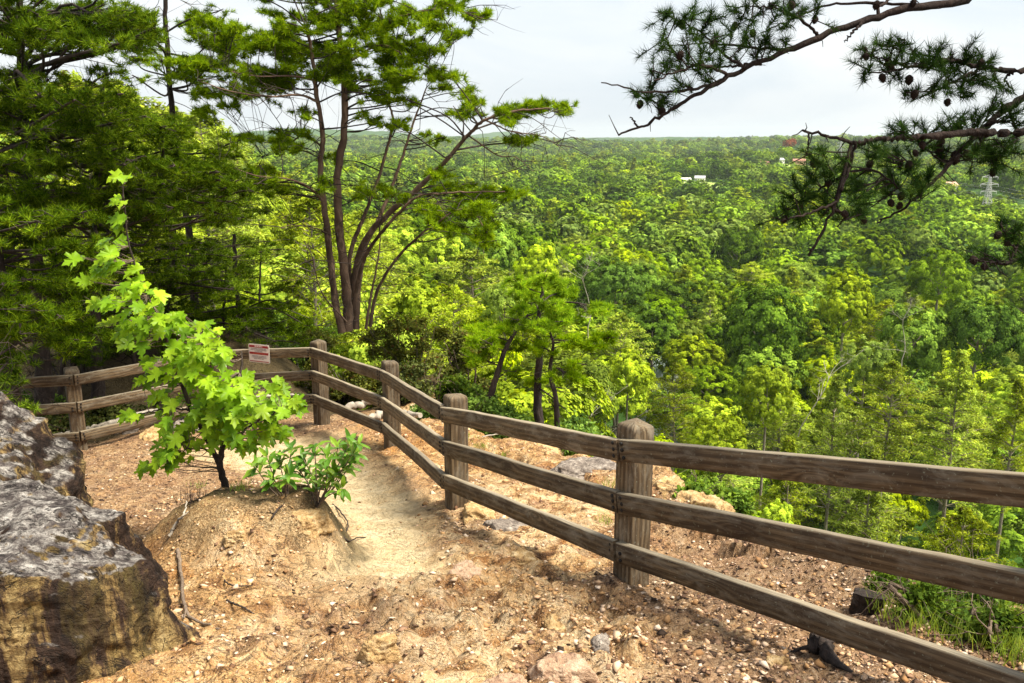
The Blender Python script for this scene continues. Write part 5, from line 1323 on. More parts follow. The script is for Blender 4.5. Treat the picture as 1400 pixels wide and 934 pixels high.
#==SPLIT==
# ================================================================== FOREST PROTOTYPES
def deciduous(seed, lobes, sub, per, size, mat, H=18., rxy=6., rz=6.2, zc=11.6, flat=1.0, zmin=-.5, trunk='bark_far'):
    rs = np.random.RandomState(seed); mb = MB(); PP = []; NN = []
    bend = rs.normal(0, .15, 3)
    for i in range(lobes):
        while True:
            d = unit(1, rs)[0]
            if d[2] > zmin: break
        c = np.array([0, 0, zc]) + d * np.array([rxy, rxy, rz]) * rs.uniform(.50, .74); lr = rs.uniform(1.9, 3.0) * rxy / 6
        for j in range(sub):
            while True:
                e = unit(1, rs)[0]
                if e @ d > -.25: break
            sc2 = c + e * lr * np.array([1, 1, .8]) * rs.uniform(.8, 1.1); r2 = rs.uniform(.45, .85) * rxy / 6
            f = unit(per, rs); f = nrm(f + e * .7 + [0, 0, .35])
            PP.append(sc2 + f * r2 * rs.uniform(.5, 1.1, (per, 1))); g_ = nrm(PP[-1] - c) * .55 + nrm(PP[-1] - np.array([0, 0, zc])) * .8; NN.append(g_ + f * .2 + unit(per, rs) * .34 + [0, 0, .1])
    P = np.vstack(PP); Nn = np.vstack(NN); cards(mb, P, Nn, size, .85, rs)
    crown = mb.build('crown', M[mat]); me = crown.data; bpy.data.objects.remove(crown)
    mb = MB(); tube(mb, catmull([(0, 0, -12), (bend[0], bend[1], 5), (0, 0, 9), (bend[2], 0, 15)], 12), np.linspace(.32, .06, 12), 7, .1)
    for q in range(7):
        a = rs.uniform(0, 2 * PI); z0 = rs.uniform(5, 12); e = np.array([math.cos(a), math.sin(a), rs.uniform(.4, 1.1)]) * rs.uniform(2.5, 5)
        tube(mb, catmull([(0, 0, z0), np.array([0, 0, z0]) + e * .5 + rs.normal(0, .3, 3), np.array([0, 0, z0]) + e], 6), np.linspace(.14, .03, 6), 5)
    t = mb.build('trunk', M[trunk]); tm = t.data; bpy.data.objects.remove(t)
    return me, tm

def conifer(seed, levels, per_br, size, mat, H=20., w=.44, z0=4., asp=.28, rmax=5.2, shape='cone'):
    rs = np.random.RandomState(seed); mb = MB(); mt = MB(); PP = []; NN = []
    tube(mt, catmull([(0, 0, -12), (rs.normal(0, .1), 0, 7), (rs.normal(0, .12), rs.normal(0, .12), 14), (0, 0, H)], 14), np.linspace(.28, .03, 14), 7)
    for i in range(levels):
        z = z0 + (H - z0) * (i / (levels - 1)) ** .9
        for b in range(rs.randint(3, 6)):
            a = rs.uniform(0, 2 * PI)
            if shape == 'cone': L = min(rmax, (H - z) * w + .5) * rs.uniform(.65, 1.1)
            else: L = rmax * math.sin(PI * min(1, .25 + .75 * (z - z0) / (H - z0))) ** .7 * rs.uniform(.5, 1.1) + .5
            d = np.array([math.cos(a), math.sin(a), rs.uniform(-.02, .32)])
            e = np.array([0, 0, z]) + d * L; m_ = np.array([0, 0, z]) + d * L * .5 + [0, 0, .12 * L]
            tube(mt, [(0, 0, z), m_, e], [.05, .03, .01], 4)
            t = rs.uniform(.3, 1.02, per_br)[:, None]; P = (1 - t) ** 2 * np.array([0, 0, z]) + 2 * t * (1 - t) * m_ + t * t * e
            sd = np.array([-d[1], d[0], 0]); P = P + sd * rs.normal(0, .30 + .12 * L, (per_br, 1)) * (1.15 - t) + np.array([0, 0, 1]) * rs.normal(.05, .12, (per_br, 1)) + rs.normal(0, .08, (per_br, 3))
            PP.append(P); NN.append(np.tile([0, 0, 1.], (per_br, 1)) + unit(per_br, rs) * .85)
    P = np.vstack(PP); cards(mb, P, np.vstack(NN), size, asp, rs)
    crown = mb.build('crown', M[mat]); me = crown.data; bpy.data.objects.remove(crown)
    t = mt.build('trunk', M['bark_far']); tm = t.data; bpy.data.objects.remove(t)
    return me, tm

def deadtree(seed):
    rs = np.random.RandomState(seed); mt = MB()
    def rec(p, d, L, r, lv):
        n = 6; P = [p]
        for q in range(n): d = nrm((d + rs.normal(0, .12, 3) + [0, 0, .05])[None])[0]; P.append(P[-1] + d * L / n)
        tube(mt, P, np.linspace(r, r * .5, n + 1), 5)
        if lv < 3:
            for q in range(4 if lv else 7):
                k = rs.randint(2, n + 1); dd = nrm((d * .7 + unit(1, rs)[0] * .9)[None])[0]; dd[2] = abs(dd[2]) * .8 + .1
                rec(P[k], dd, L * rs.uniform(.3, .5), r * .45, lv + 1)
    rec(np.array([0, 0, -6.]), np.array([0, 0, 1.]), 20, .17, 0)
    o = mt.build('trunk', M['deadwood']); me = o.data; bpy.data.objects.remove(o); return None, me

KINDS = {'oak': [], 'mid_green': [], 'yellow_green': [], 'willow': [], 'pine_far': []}
LOWK = {}
for q, kd in enumerate(('oak', 'mid_green', 'yellow_green', 'willow')):
    for v in range(2):
        fl = dict(oak=dict(rxy=6.4, rz=5.8), mid_green=dict(), yellow_green=dict(rxy=5.2, rz=6.6, zc=11), willow=dict(rxy=5.4, rz=6.2, zc=11.2))[kd]
        KINDS[kd].append(deciduous(200 + q * 10 + v, 26, 12, 80 if kd != 'willow' else 66, .30 if kd != 'willow' else .25, kd, **fl))
    LOWK[kd] = [deciduous(260 + q * 10 + v, 20, 7, 16, .85, kd, **fl) for v in range(2)]
for v in range(3): KINDS['pine_far'].append(conifer(300 + v, 26, 110, .42, 'pine_far', shape='cone' if v != 1 else 'round', z0=4 if v != 1 else 8, rmax=5.2))
LOWK['pine_far'] = [conifer(320, 16, 34, .95, 'pine_far', asp=.5), conifer(321, 14, 34, .95, 'pine_far', asp=.5, shape='round', z0=8)]
RUST = deciduous(400, 20, 7, 16, .85, 'rust')
DEAD = [deadtree(500), deadtree(501)]

NMK = {'oak': 'leafy_tree', 'mid_green': 'leafy_tree', 'yellow_green': 'leafy_tree', 'willow': 'leafy_tree', 'pine_far': 'pine_tree'}
def place(protos, x, y, z, s, sxy, rz, name, label, cat, group=None, first=[0]):
    cm, tm = protos
    root = bpy.data.objects.new(name, None); C.objects.link(root); root.location = (x, y, z); root.rotation_euler = (0, 0, rz); root.scale = (s * sxy, s * sxy, s)
    root.empty_display_size = 1
    tag(root, label, cat, group)
    t = bpy.data.objects.new('trunk', tm); C.objects.link(t); t.parent = root
    if cm:
        c = bpy.data.objects.new('crown', cm); C.objects.link(c); c.parent = root; return c
    return t
HERO = [ # px, top py, crown width px, Y, kind, variant, label
    (1052, 378, 128, 175, 'oak', 0, 'broad dark green oak in the valley right of the river'),
    (935, 428, 72, 190, 'willow', 0, 'olive willow like tree on the right bank of the river'),
    (860, 470, 74, 128, 'yellow_green', 0, 'bright yellow green tree just left of the river'),
    (1052, 490, 92, 100, 'yellow_green', 1, 'light airy bright tree in front of the broad dark oak'),
    (1145, 515, 96, 82, 'pine_far', 0, 'layered conifer rising right of the big post'),
    (1222, 498, 96, 78, 'pine_far', 1, 'pale feathery pine above the middle of the top rail'),
    (1315, 482, 112, 82, 'pine_far', 2, 'tall pale pine with visible trunk near the right side'),
    (1188, 448, 96, 128, 'willow', 1, 'pale olive rounded tree above the feathery pine'),
    (1395, 520, 90, 70, 'pine_far', 0, 'pale pine cut by the right edge above the top rail'),
    (985, 560, 96, 72, 'yellow_green', 0, 'yellow green leafy tree right behind the big post'),
    (925, 500, 76, 105, 'pine_far', 1, 'olive brown conifer in front of the river bend'),
    (842, 355, 92, 200, 'oak', 1, 'dark tree with deep shadow left of the river'),
    (735, 325, 74, 165, 'yellow_green', 1, 'rounded bright tree above the small pines'),
    (690, 375, 84, 115, 'willow', 0, 'soft olive tree left of the small bright pine'),
    (575, 370, 120, 55, 'yellow_green', 0, 'vivid yellow green tree low behind the tall pine'),
    (620, 395, 110, 42, 'pine_far', 1, 'yellowish pine on the slope behind the shrubs'),
    (1255, 405, 110, 135, 'mid_green', 0, 'large green tree on the right side of the valley'),
    (1345, 400, 110, 130, 'oak', 0, 'dark green tree near the right edge of the valley'),
    (1160, 365, 90, 170, 'yellow_green', 1, 'bright leafy tree below the hanging pine branch'),
    (1290, 335, 80, 200, 'mid_green', 1, 'rounded green tree right of the hanging branch tip'),
    (1010, 305, 70, 330, 'oak', 0, 'dark rounded tree in the middle of the valley'),
    (905, 590, 70, 60, 'yellow_green', 1, 'bright small tree between the cliff rim and the big post'),
    (1080, 600, 110, 55, 'pine_far', 2, 'feathery pine crown just above the top rail'),
    (1190, 640, 120, 46, 'pine_far', 0, 'olive conifer seen between the top and middle rails'),
    (1320, 700, 130, 40, 'pine_far', 1, 'conifer crown seen between the rails at the right'),
    (960, 640, 90, 46, 'mid_green', 0, 'green tree below the cliff rim right of the big post'),
    (1060, 680, 80, 36, 'yellow_green', 1, 'yellow green tree below the rim between the upper rails'),
    (660, 290, 90, 190, 'mid_green', 0, 'green tree right of the tall pine boughs'),
    (370, 330, 110, 62, 'pine_far', 1, 'yellow pine on the near hillside left of the tall pine'),
    (335, 260, 90, 80, 'pine_far', 2, 'bright pine high on the left hillside'),
    (410, 270, 80, 110, 'pine_far', 0, 'thin pine on the hillside between the tall pine stems'),
    (400, 400, 110, 40, 'yellow_green', 0, 'yellow green tree low on the hillside left of the tall pine'),
]
hero_xy = []
def terr(x, y): return float(ground_z(np.array([x]), np.array([y]), detail=False)[0])
count_ind = 0
PROX = {}
for px, ty, wpx, Y, kd, v, lb in HERO:
    p = at(px, ty, Y); zb = terr(p[0], Y); H = 18.2 if kd != 'pine_far' else 20.2
    h = max(6, p[2] - zb); s = h / H; wid = pxs(wpx, Y); base_w = 12.5 if kd != 'pine_far' else 9.0
    s = float(np.clip(s, wid / base_w * .8, wid / base_w * 1.15)); zb = p[2] - s * H
    sxy = np.clip(wid / (base_w * s), .6, 1.5)
    c = place(KINDS[kd][v % len(KINDS[kd])], p[0], Y, zb, s, sxy, random.uniform(0, 6), NMK[kd], lb, 'tree')
    PROX.setdefault(('h', kd, v % len(KINDS[kd])), c); hero_xy.append((p[0], Y, wid * .42))
hero_xy = np.array(hero_xy)
for px, ty, Y, k, s, lb in [(806, 372, 150, 0, .55, 'bare pale dead tree above the small bright pine'), (1098, 508, 92, 1, .35, 'bleached dead snag among the trees behind the top rail'), (770, 560, 45, 1, .18, 'small white dead snag right of the small pines'), (1240, 430, 125, 0, .38, 'grey leafless tree in the right of the valley')]:
    p = at(px, ty, Y); c = place(DEAD[k], p[0], Y, p[2] - 15 * s, s, 1.2, k, 'dead_tree', lb, 'dead tree', 'dead trees in the valley')
p = at(1081, 188, 1500); place(RUST, p[0], 1500, p[2] - 30, 1.65, 1.2, 0, 'leafy_tree', 'rust coloured tree standing out on the far skyline', 'tree')

# candidates over the valley: spacing grows with distance
rs = np.random.RandomState(77)
cand = []
def fill(r0, r1, sp, half_ang):
    n = int((math.radians(half_ang) * (r1 ** 2 - r0 ** 2)) / (sp * sp))
    r = np.sqrt(rs.uniform(r0 ** 2, r1 ** 2, n)); th = rs.uniform(-1, 1, n) * math.radians(half_ang)
    x = r * np.sin(th); y = r * np.cos(th)
    # thin out pairs that stand too close
    cell = {}; keep = np.zeros(n, bool); ms = sp * .62
    gx = np.floor(x / ms).astype(int); gy = np.floor(y / ms).astype(int)
    for i in range(n):
        ok = True
        for a in (-1, 0, 1):
            for b in (-1, 0, 1):
                for j in cell.get((gx[i] + a, gy[i] + b), ()):
                    if (x[i] - x[j]) ** 2 + (y[i] - y[j]) ** 2 < ms * ms: ok = False
        if ok: keep[i] = True; cell.setdefault((gx[i], gy[i]), []).append(i)
    return np.stack([x[keep], y[keep], np.full(keep.sum(), sp)], -1)
T = np.vstack([fill(38, 135, 4.2, 40), fill(24, 110, 6.4, 42), fill(110, 300, 8.8, 38), fill(300, 700, 12.5, 35), fill(700, 1500, 14.5, 34), fill(1500, 2600, 17, 33), fill(2600, 4800, 28, 32)])
x, y, spc = T.T
r = np.hypot(x, y); z = np.concatenate([ground_z(x[i:i + 20000], y[i:i + 20000], detail=False) for i in range(0, len(x), 20000)])
keep = ((edge_dist(x, y) > 5) | (y > 26)) & (y > 16) & (river_d(x, y) > np.where(((y > 226) & (y < 262)) | ((y > 334) & (y < 366)), .65, .30))
keep &= ~((x > -16) & (x < 1) & (y < 24))
for sx, sy, sz in SITES: keep &= ~((np.abs(x - sx) < 30) & (y > sy - 170) & (y < sy + 22))
hd = np.ones(len(x), bool)
for hx, hy, hw in hero_xy: hd &= np.hypot(x - hx, y - hy) > hw * .55
keep &= hd
keep &= ~((x / y > -.05) & (r < 40))

x, y, spc, r, z = x[keep], y[keep], spc[keep], r[keep], z[keep]
n = len(x); tt = x / y
nz = fbm(x / 45, y / 70, seed=131, oct=2); nz2 = fbm(x / 18 + 9, y / 25, seed=133, oct=2); u = rs.rand(n)
kd = np.full(n, 1)      # mid_green
kd[(nz + .5 * nz2 + u * .5) > .62] = 0
kd[(nz2 - nz * .4 + u * .6) > np.where(r > 190, 1.02, .80)] = 2
kd[(r > 190) & (nz + .5 * nz2 + u * .5 > .38)] = 0
near = r < 150
kd[(r > 190) & (kd == 1) & (u > .80)] = 3
kd = np.where(near & (u < .48), 4, kd); kd = np.where(near & (u > .48) & (u < .74), 2, kd); kd = np.where(near & (u > .84) & (u < .93), 3, kd)
kd = np.where((~near) & (r < 600) & (u > .92), 3, kd); kd = np.where((~near) & (u < .07), 4, kd)
lh = (tt < -.12) & (r < 260); kd = np.where(lh & (u < .62), 4, kd); kd = np.where(lh & (u >= .62) & (u < .9), 2, kd)
lod = (r > 300).astype(int)
s = rs.uniform(.66, 1.26, n) * np.interp(spc, [4.2, 6.4, 8.8, 12.5, 14.5, 17, 28], [.36, .76, 1.08, 1.28, 1.32, 1.35, 1.5])
sxy = rs.uniform(.85, 1.12, n) * np.interp(spc, [6.4, 9, 13.5, 17, 28], [1.0, 1.1, 1.2, 1.2, 1.5])
s = np.where(kd == 4, s * 1.02, s); sxy = np.where(kd == 4, sxy * 1.12, sxy)
# the river shows through a gap: only low growth before its two visible reaches
Ht = 18 * s
gap = (np.abs(tt - .172) < .007) & (r < 262)
lim = -.262 * y; s = np.where(gap & (z + Ht > lim), np.maximum(.12, (lim - z) / 18), s)
gap2 = (np.abs(tt - .172) < .004) & (r >= 262) & (r < 350)
lim2 = -.180 * y; s = np.where(gap2 & (z + 18 * s > lim2), np.maximum(.12, (lim2 - z) / 18), s)
# the left hillside stays under its skyline
lp = np.interp(700 + 1212 * tt, [-100, 150, 290, 350, 440, 520, 620], [100, 125, 172, 215, 300, 300, 260])
lz = -(sp + (lp - 467) / F * cp) / (cp - (lp - 467) / F * sp)
m_ = (tt < -.06) & (r < 420) & (z + 19 * s > lz * y); s = np.where(m_, (lz * y - z) / 19, s)
ok = s > .2; x, y, spc, r, z, kd, lod, s, sxy, tt = [a[ok] for a in (x, y, spc, r, z, kd, lod, s, sxy, tt)]
# crowns never poke above the sight line to the far valley close by on the right
top = (z + 19 * s)
lim = np.where((tt > -.02) & (r < 130), -.16 * y - 1, 99); s = np.where(top > lim, np.maximum(.3, (lim - z) / 19), s)
# keep the lowest tree growth off the ledge's view in the left near slope
n = len(x); names = ['oak', 'mid_green', 'yellow_green', 'willow', 'pine_far']
var = rs.randint(0, 2, n); rot = rs.uniform(0, 2 * PI, n)
# which stand in view: front-to-back horizon per direction
zs = (z + 18 * s) / y; order = np.argsort(r); bins = np.full(720, -9.0); vis = np.zeros(n, bool)
for i in order:
    hw = 4.5 * s[i] / r[i]; b0 = int((tt[i] - hw + .9) / 1.8 * 720); b1 = int((tt[i] + hw + .9) / 1.8 * 720) + 1; b0 = max(0, b0); b1 = min(720, b1)
    if b1 <= b0: continue
    if (bins[b0:b1] < zs[i] - .002).any() : vis[i] = True
    core = slice(b0 + (b1 - b0) // 5, b1 - (b1 - b0) // 5)
    bins[core] = np.maximum(bins[core], zs[i] - .25 * s[i] * 18 / y[i] * .5)
inview = vis & (np.abs(tt) < .61)
leafy = [i for i in order if inview[i] and kd[i] != 4 and spc[i] > 5][:260]
pines = [i for i in order if inview[i] and kd[i] == 4 and spc[i] > 5][:150]
LAB = {0: ('dark green rounded leafy tree in the mass of the valley forest', 'dark leafy trees of the valley forest'),
       1: ('mid green leafy tree in the mass of the valley forest', 'mid green leafy trees of the valley forest'),
       2: ('bright yellow green leafy tree in the mass of the valley forest', 'bright yellow green trees of the valley forest'),
       3: ('soft olive green leafy tree in the mass of the valley forest', 'olive green trees of the valley forest'),
       4: ('feathery pale pine in the mass of the valley forest', 'feathery pines of the valley forest')}
ind = set(leafy) | set(pines)
for i in ind:
    k = names[kd[i]]; v = var[i]
    left = tt[i] < -.1
    lb, gp = LAB[kd[i]]
    if left: lb = lb.replace('in the mass of the valley forest', 'among the trees of the left hillside'); gp = gp.replace('valley forest', 'left hillside')
    c = place(KINDS[k][v], x[i], y[i], z[i] - .3, s[i], sxy[i], rot[i], NMK[k], lb, 'tree', gp)
    PROX.setdefault(('h', k, v), c)
# one tree of each low-detail kind stands in the far valley and lends its crown to the forest
rest = [i for i in range(n) if i not in ind]
rest = np.array(rest)
for a in range(5):
    for v in range(2):
        c_ = sorted([i for i in rest if lod[i] == 1 and abs(tt[i]) < .5], key=lambda i: (kd[i] != a) * 9999 + r[i])[v]
        k = names[a]; lb, gp = LAB[a]
        c = place(LOWK[k][v], x[c_], y[c_], z[c_] - .3, s[c_], sxy[c_], rot[c_], NMK[k], lb, 'tree', gp); PROX[('l', k, v)] = c
        rest = rest[rest != c_]
# the far-off wood that reads as one mass
me = bpy.data.meshes.new('forest'); me.vertices.add(len(rest)); co = np.stack([x[rest], y[rest], z[rest] - .3], -1).astype(np.float32); me.vertices.foreach_set('co', co.ravel())
def A(nm, typ, v, key='value'):
    a = me.attributes.new(nm, typ, 'POINT'); a.data.foreach_set(key, v)
kid = (lod[rest] * 10 + kd[rest] * 2 + var[rest]).astype(np.int32)
A('kid', 'INT', kid); A('scl', 'FLOAT_VECTOR', np.stack([s * sxy, s * sxy, s], -1)[rest].astype(np.float32).ravel(), 'vector'); A('rotz', 'FLOAT_VECTOR', np.stack([rot * 0, rot * 0, rot], -1)[rest].astype(np.float32).ravel(), 'vector')
fo = bpy.data.objects.new('forest', me); C.objects.link(fo); tag(fo, 'green forest canopy filling the valley to the horizon', None, kind='stuff')
ng = bpy.data.node_groups.new('forest', 'GeometryNodeTree'); ng.interface.new_socket('Geometry', in_out='INPUT', socket_type='NodeSocketGeometry'); ng.interface.new_socket('Geometry', in_out='OUTPUT', socket_type='NodeSocketGeometry')
gi = ng.nodes.new('NodeGroupInput'); go = ng.nodes.new('NodeGroupOutput'); jn = ng.nodes.new('GeometryNodeJoinGeometry')
def na(nm, t):
    q = ng.nodes.new('GeometryNodeInputNamedAttribute'); q.data_type = t; q.inputs['Name'].default_value = nm; return q.outputs['Attribute']
ak, asc, ar = na('kid', 'INT'), na('scl', 'FLOAT_VECTOR'), na('rotz', 'FLOAT_VECTOR')
for lo in (0, 1):
    for a in range(5):
        for v in range(2):
            o = PROX.get(('hl'[lo], names[a], v))
            if o is None or not (kid == lo * 10 + a * 2 + v).any(): continue
            cmpn = ng.nodes.new('FunctionNodeCompare'); cmpn.data_type = 'INT'; cmpn.operation = 'EQUAL'; ng.links.new(ak, cmpn.inputs[2]); cmpn.inputs[3].default_value = lo * 10 + a * 2 + v
            ob = ng.nodes.new('GeometryNodeObjectInfo'); ob.transform_space = 'ORIGINAL'; ob.inputs['Object'].default_value = o; ob.inputs['As Instance'].default_value = True
            iop = ng.nodes.new('GeometryNodeInstanceOnPoints'); ng.links.new(gi.outputs[0], iop.inputs['Points']); ng.links.new(cmpn.outputs[0], iop.inputs['Selection']); ng.links.new(ob.outputs['Geometry'], iop.inputs['Instance'])
            ng.links.new(asc, iop.inputs['Scale'])
            e2r = ng.nodes.new('FunctionNodeEulerToRotation'); ng.links.new(ar, e2r.inputs[0]); ng.links.new(e2r.outputs[0], iop.inputs['Rotation'])
            ng.links.new(iop.outputs[0], jn.inputs[0])
ng.links.new(jn.outputs[0], go.inputs[0])
md = fo.modifiers.new('forest', 'NODES'); md.node_group = ng
print('TREES individual', len(ind), 'forest', len(rest))

# ================================================================== FAR HOUSES AND PYLONS
def house(loc, w, d, h, wall, roof, lab, rot=0, rh=2.2, nwin=4, cat='house', name='house'):
    root = thing(name, loc, lab, cat); root.rotation_euler = (0, 0, rot)
    mb = MB(); a, b = w / 2, d / 2
    V = [(-a, -b, -3), (a, -b, -3), (a, b, -3), (-a, b, -3), (-a, -b, h), (a, -b, h), (a, b, h), (-a, b, h), (-a, 0, h + rh), (a, 0, h + rh)]
    mb.add(V, [[0, 1, 5, 4], [1, 2, 6, 5], [2, 3, 7, 6], [3, 0, 4, 7]]); mb.add(V, [[4, 7, 8], [5, 9, 6]]); mb.build('wall', M[wall], root)
    mb = MB(); e = .6
    V = [(-a - e, -b - e, h - .25), (a + e, -b - e, h - .25), (a + e, 0, h + rh + .15), (-a - e, 0, h + rh + .15), (a + e, b + e, h - .25), (-a - e, b + e, h - .25)]
    V += [(p_[0], p_[1], p_[2] + .25) for p_ in V]
    mb.add(V, [[0, 1, 2, 3], [3, 2, 4, 5], [6, 7, 8, 9], [9, 8, 10, 11], [0, 1, 7, 6], [5, 4, 10, 11], [1, 2, 8, 7], [2, 4, 10, 8], [0, 3, 9, 6], [3, 5, 11, 9]]); mb.build('roof', M[roof], root)
    for q in range(nwin):
        x0 = -a + w * (q + .5) / nwin; mb = MB(); V = [(x0 - .6, -b - .06, h * .35), (x0 + .6, -b - .06, h * .35), (x0 + .6, -b - .06, h * .8), (x0 - .6, -b - .06, h * .8), (x0 - .6, -b, h * .35), (x0 + .6, -b, h * .35), (x0 + .6, -b, h * .8), (x0 - .6, -b, h * .8)]
        mb.add(V, [[0, 1, 2, 3], [0, 1, 5, 4], [3, 2, 6, 7], [0, 3, 7, 4], [1, 2, 6, 5]]); mb.build('window', M['window'], root)
def site(px, py, Y, k): p = at(px, py, Y); return (p[0], p[1], SITES[k][2] - .2)
house(site(934, 247, 1022, 0), 16, 7, 3.4, 'white_wall', 'white_wall', 'long low white shed in the left far clearing', .06, 1.2)
house(site(957, 247, 1015, 0), 11, 7, 5.0, 'white_wall', 'roof', 'white house with grey roof at the right of the left clearing', -.3)
house(site(1064, 222, 1335, 1), 15, 9, 6.0, 'white_wall', 'roof', 'white house with blue grey roof in the distant middle clearing', .25)
house(site(1092, 226, 1320, 1), 17, 9, 5.0, 'tan_wall', 'red_roof', 'reddish brown house right of the distant white house', -.15)
house(site(1045, 224, 1325, 1), 14, 6, 3.0, 'tan_wall', 'red_roof', 'low tan barn left of the distant white house', .1, 1.4)
house(site(1298, 266, 762, 2), 9, 8, 9.0, 'white_wall', 'tan_wall', 'tall pale house among trees left of the steel pylon', .3, 2.6)

def pylon(p, H, lab):
    root = thing('pylon', p, lab, 'pylon', 'steel power line pylons'); mb = MB(); r = .16 * H / 40
    lv = np.array([0, .18, .34, .48, .60, .70, .78, .86, .94, 1.0]) * H; wd = np.interp(lv / H, [0, .6, .7, 1], [4.2, 1.5, 1.2, .25]) * H / 40
    cs = [(-1, -1), (1, -1), (1, 1), (-1, 1)]
    for a, b, wa, wb in zip(lv[:-1], lv[1:], wd[:-1], wd[1:]):
        for q in range(4):
            c, d = cs[q], cs[(q + 1) % 4]
            tube(mb, [(c[0] * wa, c[1] * wa, a), (c[0] * wb, c[1] * wb, b)], r, 4); tube(mb, [(c[0] * wa, c[1] * wa, a), (d[0] * wb, d[1] * wb, b)], r * .6, 3)
            tube(mb, [(d[0] * wa, d[1] * wa, a), (c[0] * wb, c[1] * wb, b)], r * .6, 3); tube(mb, [(c[0] * wb, c[1] * wb, b), (d[0] * wb, d[1] * wb, b)], r * .6, 3)
    mb.build('tower', M['steel'], root)
    for f in (.66, .78, .90):
        mb = MB(); z0 = f * H; L = 5.2 * H / 40 * (1.15 if f == .78 else 1)
        for s_ in (-1, 1):
            tube(mb, [(0, 0, z0), (s_ * L, 0, z0 + .2)], r, 4); tube(mb, [(0, 0, z0 + 1.6 * H / 40), (s_ * L, 0, z0 + .2)], r * .8, 4)
            tube(mb, [(s_ * L, 0, z0 + .2), (s_ * L, 0, z0 - 1.4 * H / 40)], r * .9, 5)
        mb.build('crossarm', M['steel'], root)
PYL = []
for (px, pt, Y, H, lb) in ((1355, 234, 600, 40, 'nearer steel lattice pylon standing in trees near the right edge'), (1150, 192, 1500, 42, 'small distant lattice pylon behind the hanging pine branch')):
    p = at(px, pt, Y); p[2] -= H; pylon(p, H, lb); PYL.append((p, H))
# overhead wires
w0, w1 = PYL[0][0] + [0, 0, 40 * .66], PYL[1][0] + [0, 0, 42 * .66]; w2 = w0 + np.array([120, -330, 4])
for q, (lv, sx) in enumerate(((0, -5), (0, 5), (4.8, -6), (4.8, 6))):
    mb = MB(); k = np.linspace(0, 1, 24)
    for a, b in ((w1, w0), (w0, w2)):
        P = a[None] * (1 - k[:, None]) + b[None] * k[:, None]; P[:, 2] += lv - 1.4 - 4 * k * (1 - k) * 12; P[:, 0] += sx; tube(mb, P, .035, 3)
    p0 = w0.astype(np.float32); mb.v = [v - p0 for v in mb.v]; o = mb.build('power_cable', M['steel']); o.location = tuple(float(v) for v in p0)
    tag(o, ['lowest left overhead cable strung from the nearer pylon', 'lowest right overhead cable strung from the nearer pylon', 'upper left overhead cable strung from the nearer pylon', 'upper right overhead cable strung from the nearer pylon'][q], 'cable', 'overhead power cables')

# ================================================================== AIR
def haze():
    me = bpy.data.meshes.new('haze'); x0, x1, y0, y1, z0, z1 = -15500, 15500, -40, 15600, -110, 190
    V = [(x0, y0, z0), (x1, y0, z0), (x1, y1, z0), (x0, y1, z0), (x0, y0, z1), (x1, y0, z1), (x1, y1, z1), (x0, y1, z1)]
    me.from_pydata(V, [], [(0, 3, 2, 1), (4, 5, 6, 7), (0, 1, 5, 4), (1, 2, 6, 5), (2, 3, 7, 6), (3, 0, 4, 7)])
    m, nt, out = newmat('haze'); pv = nt.nodes.new('ShaderNodeVolumePrincipled'); pv.inputs['Color'].default_value = (.84, .93, .97, 1); pv.inputs['Density'].default_value = HAZE; pv.inputs['Anisotropy'].default_value = .2
    nt.links.new(pv.outputs[0], out.inputs['Volume']); me.materials.append(m)
    o = bpy.data.objects.new('haze', me); C.objects.link(o); tag(o, 'pale haze in the air over the valley', None, kind='stuff')
HAZE = .00005
haze()

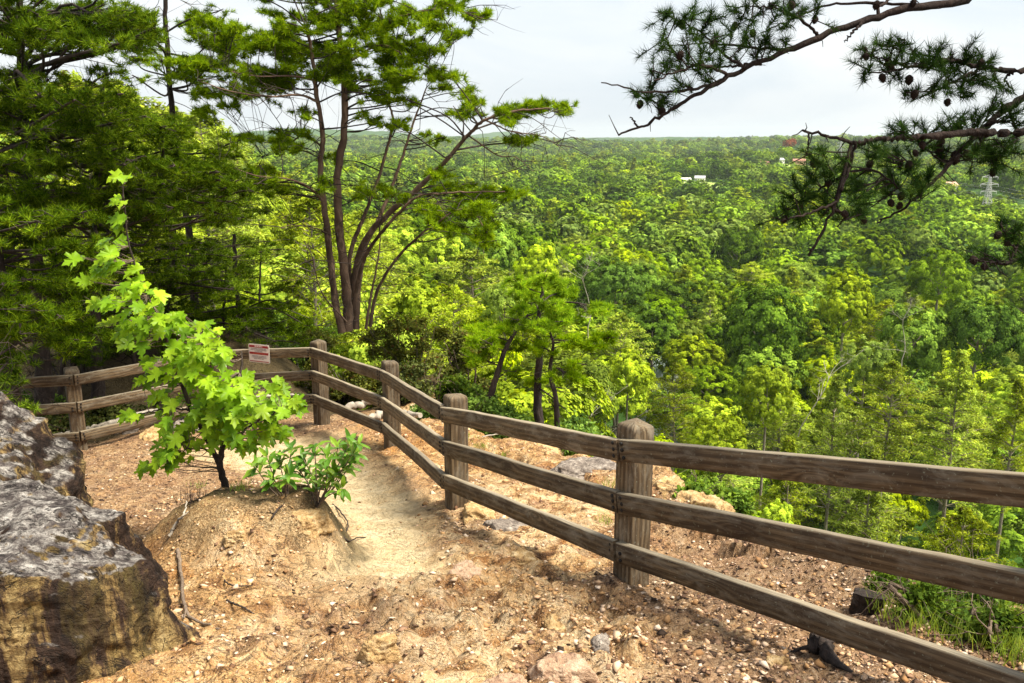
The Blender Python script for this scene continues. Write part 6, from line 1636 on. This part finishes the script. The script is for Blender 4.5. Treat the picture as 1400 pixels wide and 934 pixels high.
# ================================================================== LIGHT, SKY, CAMERA
SUN_EL, SUN_AZ = RAD(60), RAD(106)     # azimuth from +Y towards +X
wd_ = bpy.data.worlds.new('World'); sc.world = wd_; wd_.use_nodes = True; nt = wd_.node_tree; nt.nodes.clear()
out = nt.nodes.new('ShaderNodeOutputWorld'); bg = nt.nodes.new('ShaderNodeBackground'); sky = nt.nodes.new('ShaderNodeTexSky')
sky.sky_type = 'NISHITA'; sky.sun_disc = False; sky.sun_elevation = SUN_EL; sky.sun_rotation = SUN_AZ; sky.dust_density = 2.5; sky.air_density = 1.2; sky.ozone_density = 1.0; sky.altitude = 200
tc = nt.nodes.new('ShaderNodeTexCoord'); mp = nt.nodes.new('ShaderNodeMapping'); mp.inputs['Scale'].default_value = (1, 1, 3.5); nt.links.new(tc.outputs['Generated'], mp.inputs[0])
cl = noise(nt, mp.outputs[0], 2.2, 6, .58, .6)
bw = nt.nodes.new('ShaderNodeRGBToBW'); nt.links.new(sky.outputs[0], bw.inputs[0])
gain = nt.nodes.new('ShaderNodeCombineXYZ')
CLOUD = 5.0
cloud = ramp(nt, cl, [(.36, (.78 * CLOUD, .86 * CLOUD, .95 * CLOUD)), (.48, (.90 * CLOUD, .95 * CLOUD, 1.0 * CLOUD)), (.62, (1.03 * CLOUD, 1.04 * CLOUD, 1.05 * CLOUD))])
col = mixc(nt, .86, sky.outputs[0], cloud)
nt.links.new(col, bg.inputs[0]); bg.inputs[1].default_value = .09; nt.links.new(bg.outputs[0], out.inputs[0])
sl = bpy.data.lights.new('sun', 'SUN'); sl.energy = 4.8; sl.angle = RAD(22); sl.color = (1, .92, .76)
so = bpy.data.objects.new('sun', sl); C.objects.link(so)
dv = Vector((math.sin(SUN_AZ) * math.cos(SUN_EL), math.cos(SUN_AZ) * math.cos(SUN_EL), math.sin(SUN_EL))); so.rotation_euler = dv.to_track_quat('Z', 'Y').to_euler(); so.location = dv * 50
cam = bpy.data.cameras.new('camera'); co_ = bpy.data.objects.new('camera', cam); C.objects.link(co_)
cam.sensor_width = 36; cam.lens = F / 1400 * 36; cam.clip_start = .05; cam.clip_end = 40000
co_.rotation_euler = (PI / 2 - PITCH, 0, 0); sc.camera = co_
sc.view_settings.view_transform = 'Standard'; sc.view_settings.look = 'None'; sc.view_settings.gamma = 1; sc.view_settings.use_curve_mapping = False
sc.view_settings.exposure = 1.2
sc.cycles.max_bounces = 8; sc.cycles.diffuse_bounces = 3; sc.cycles.transmission_bounces = 4; sc.cycles.volume_bounces = 0; sc.cycles.transparent_max_bounces = 4
sc.cycles.use_denoising = True
sc.render.film_transparent = False
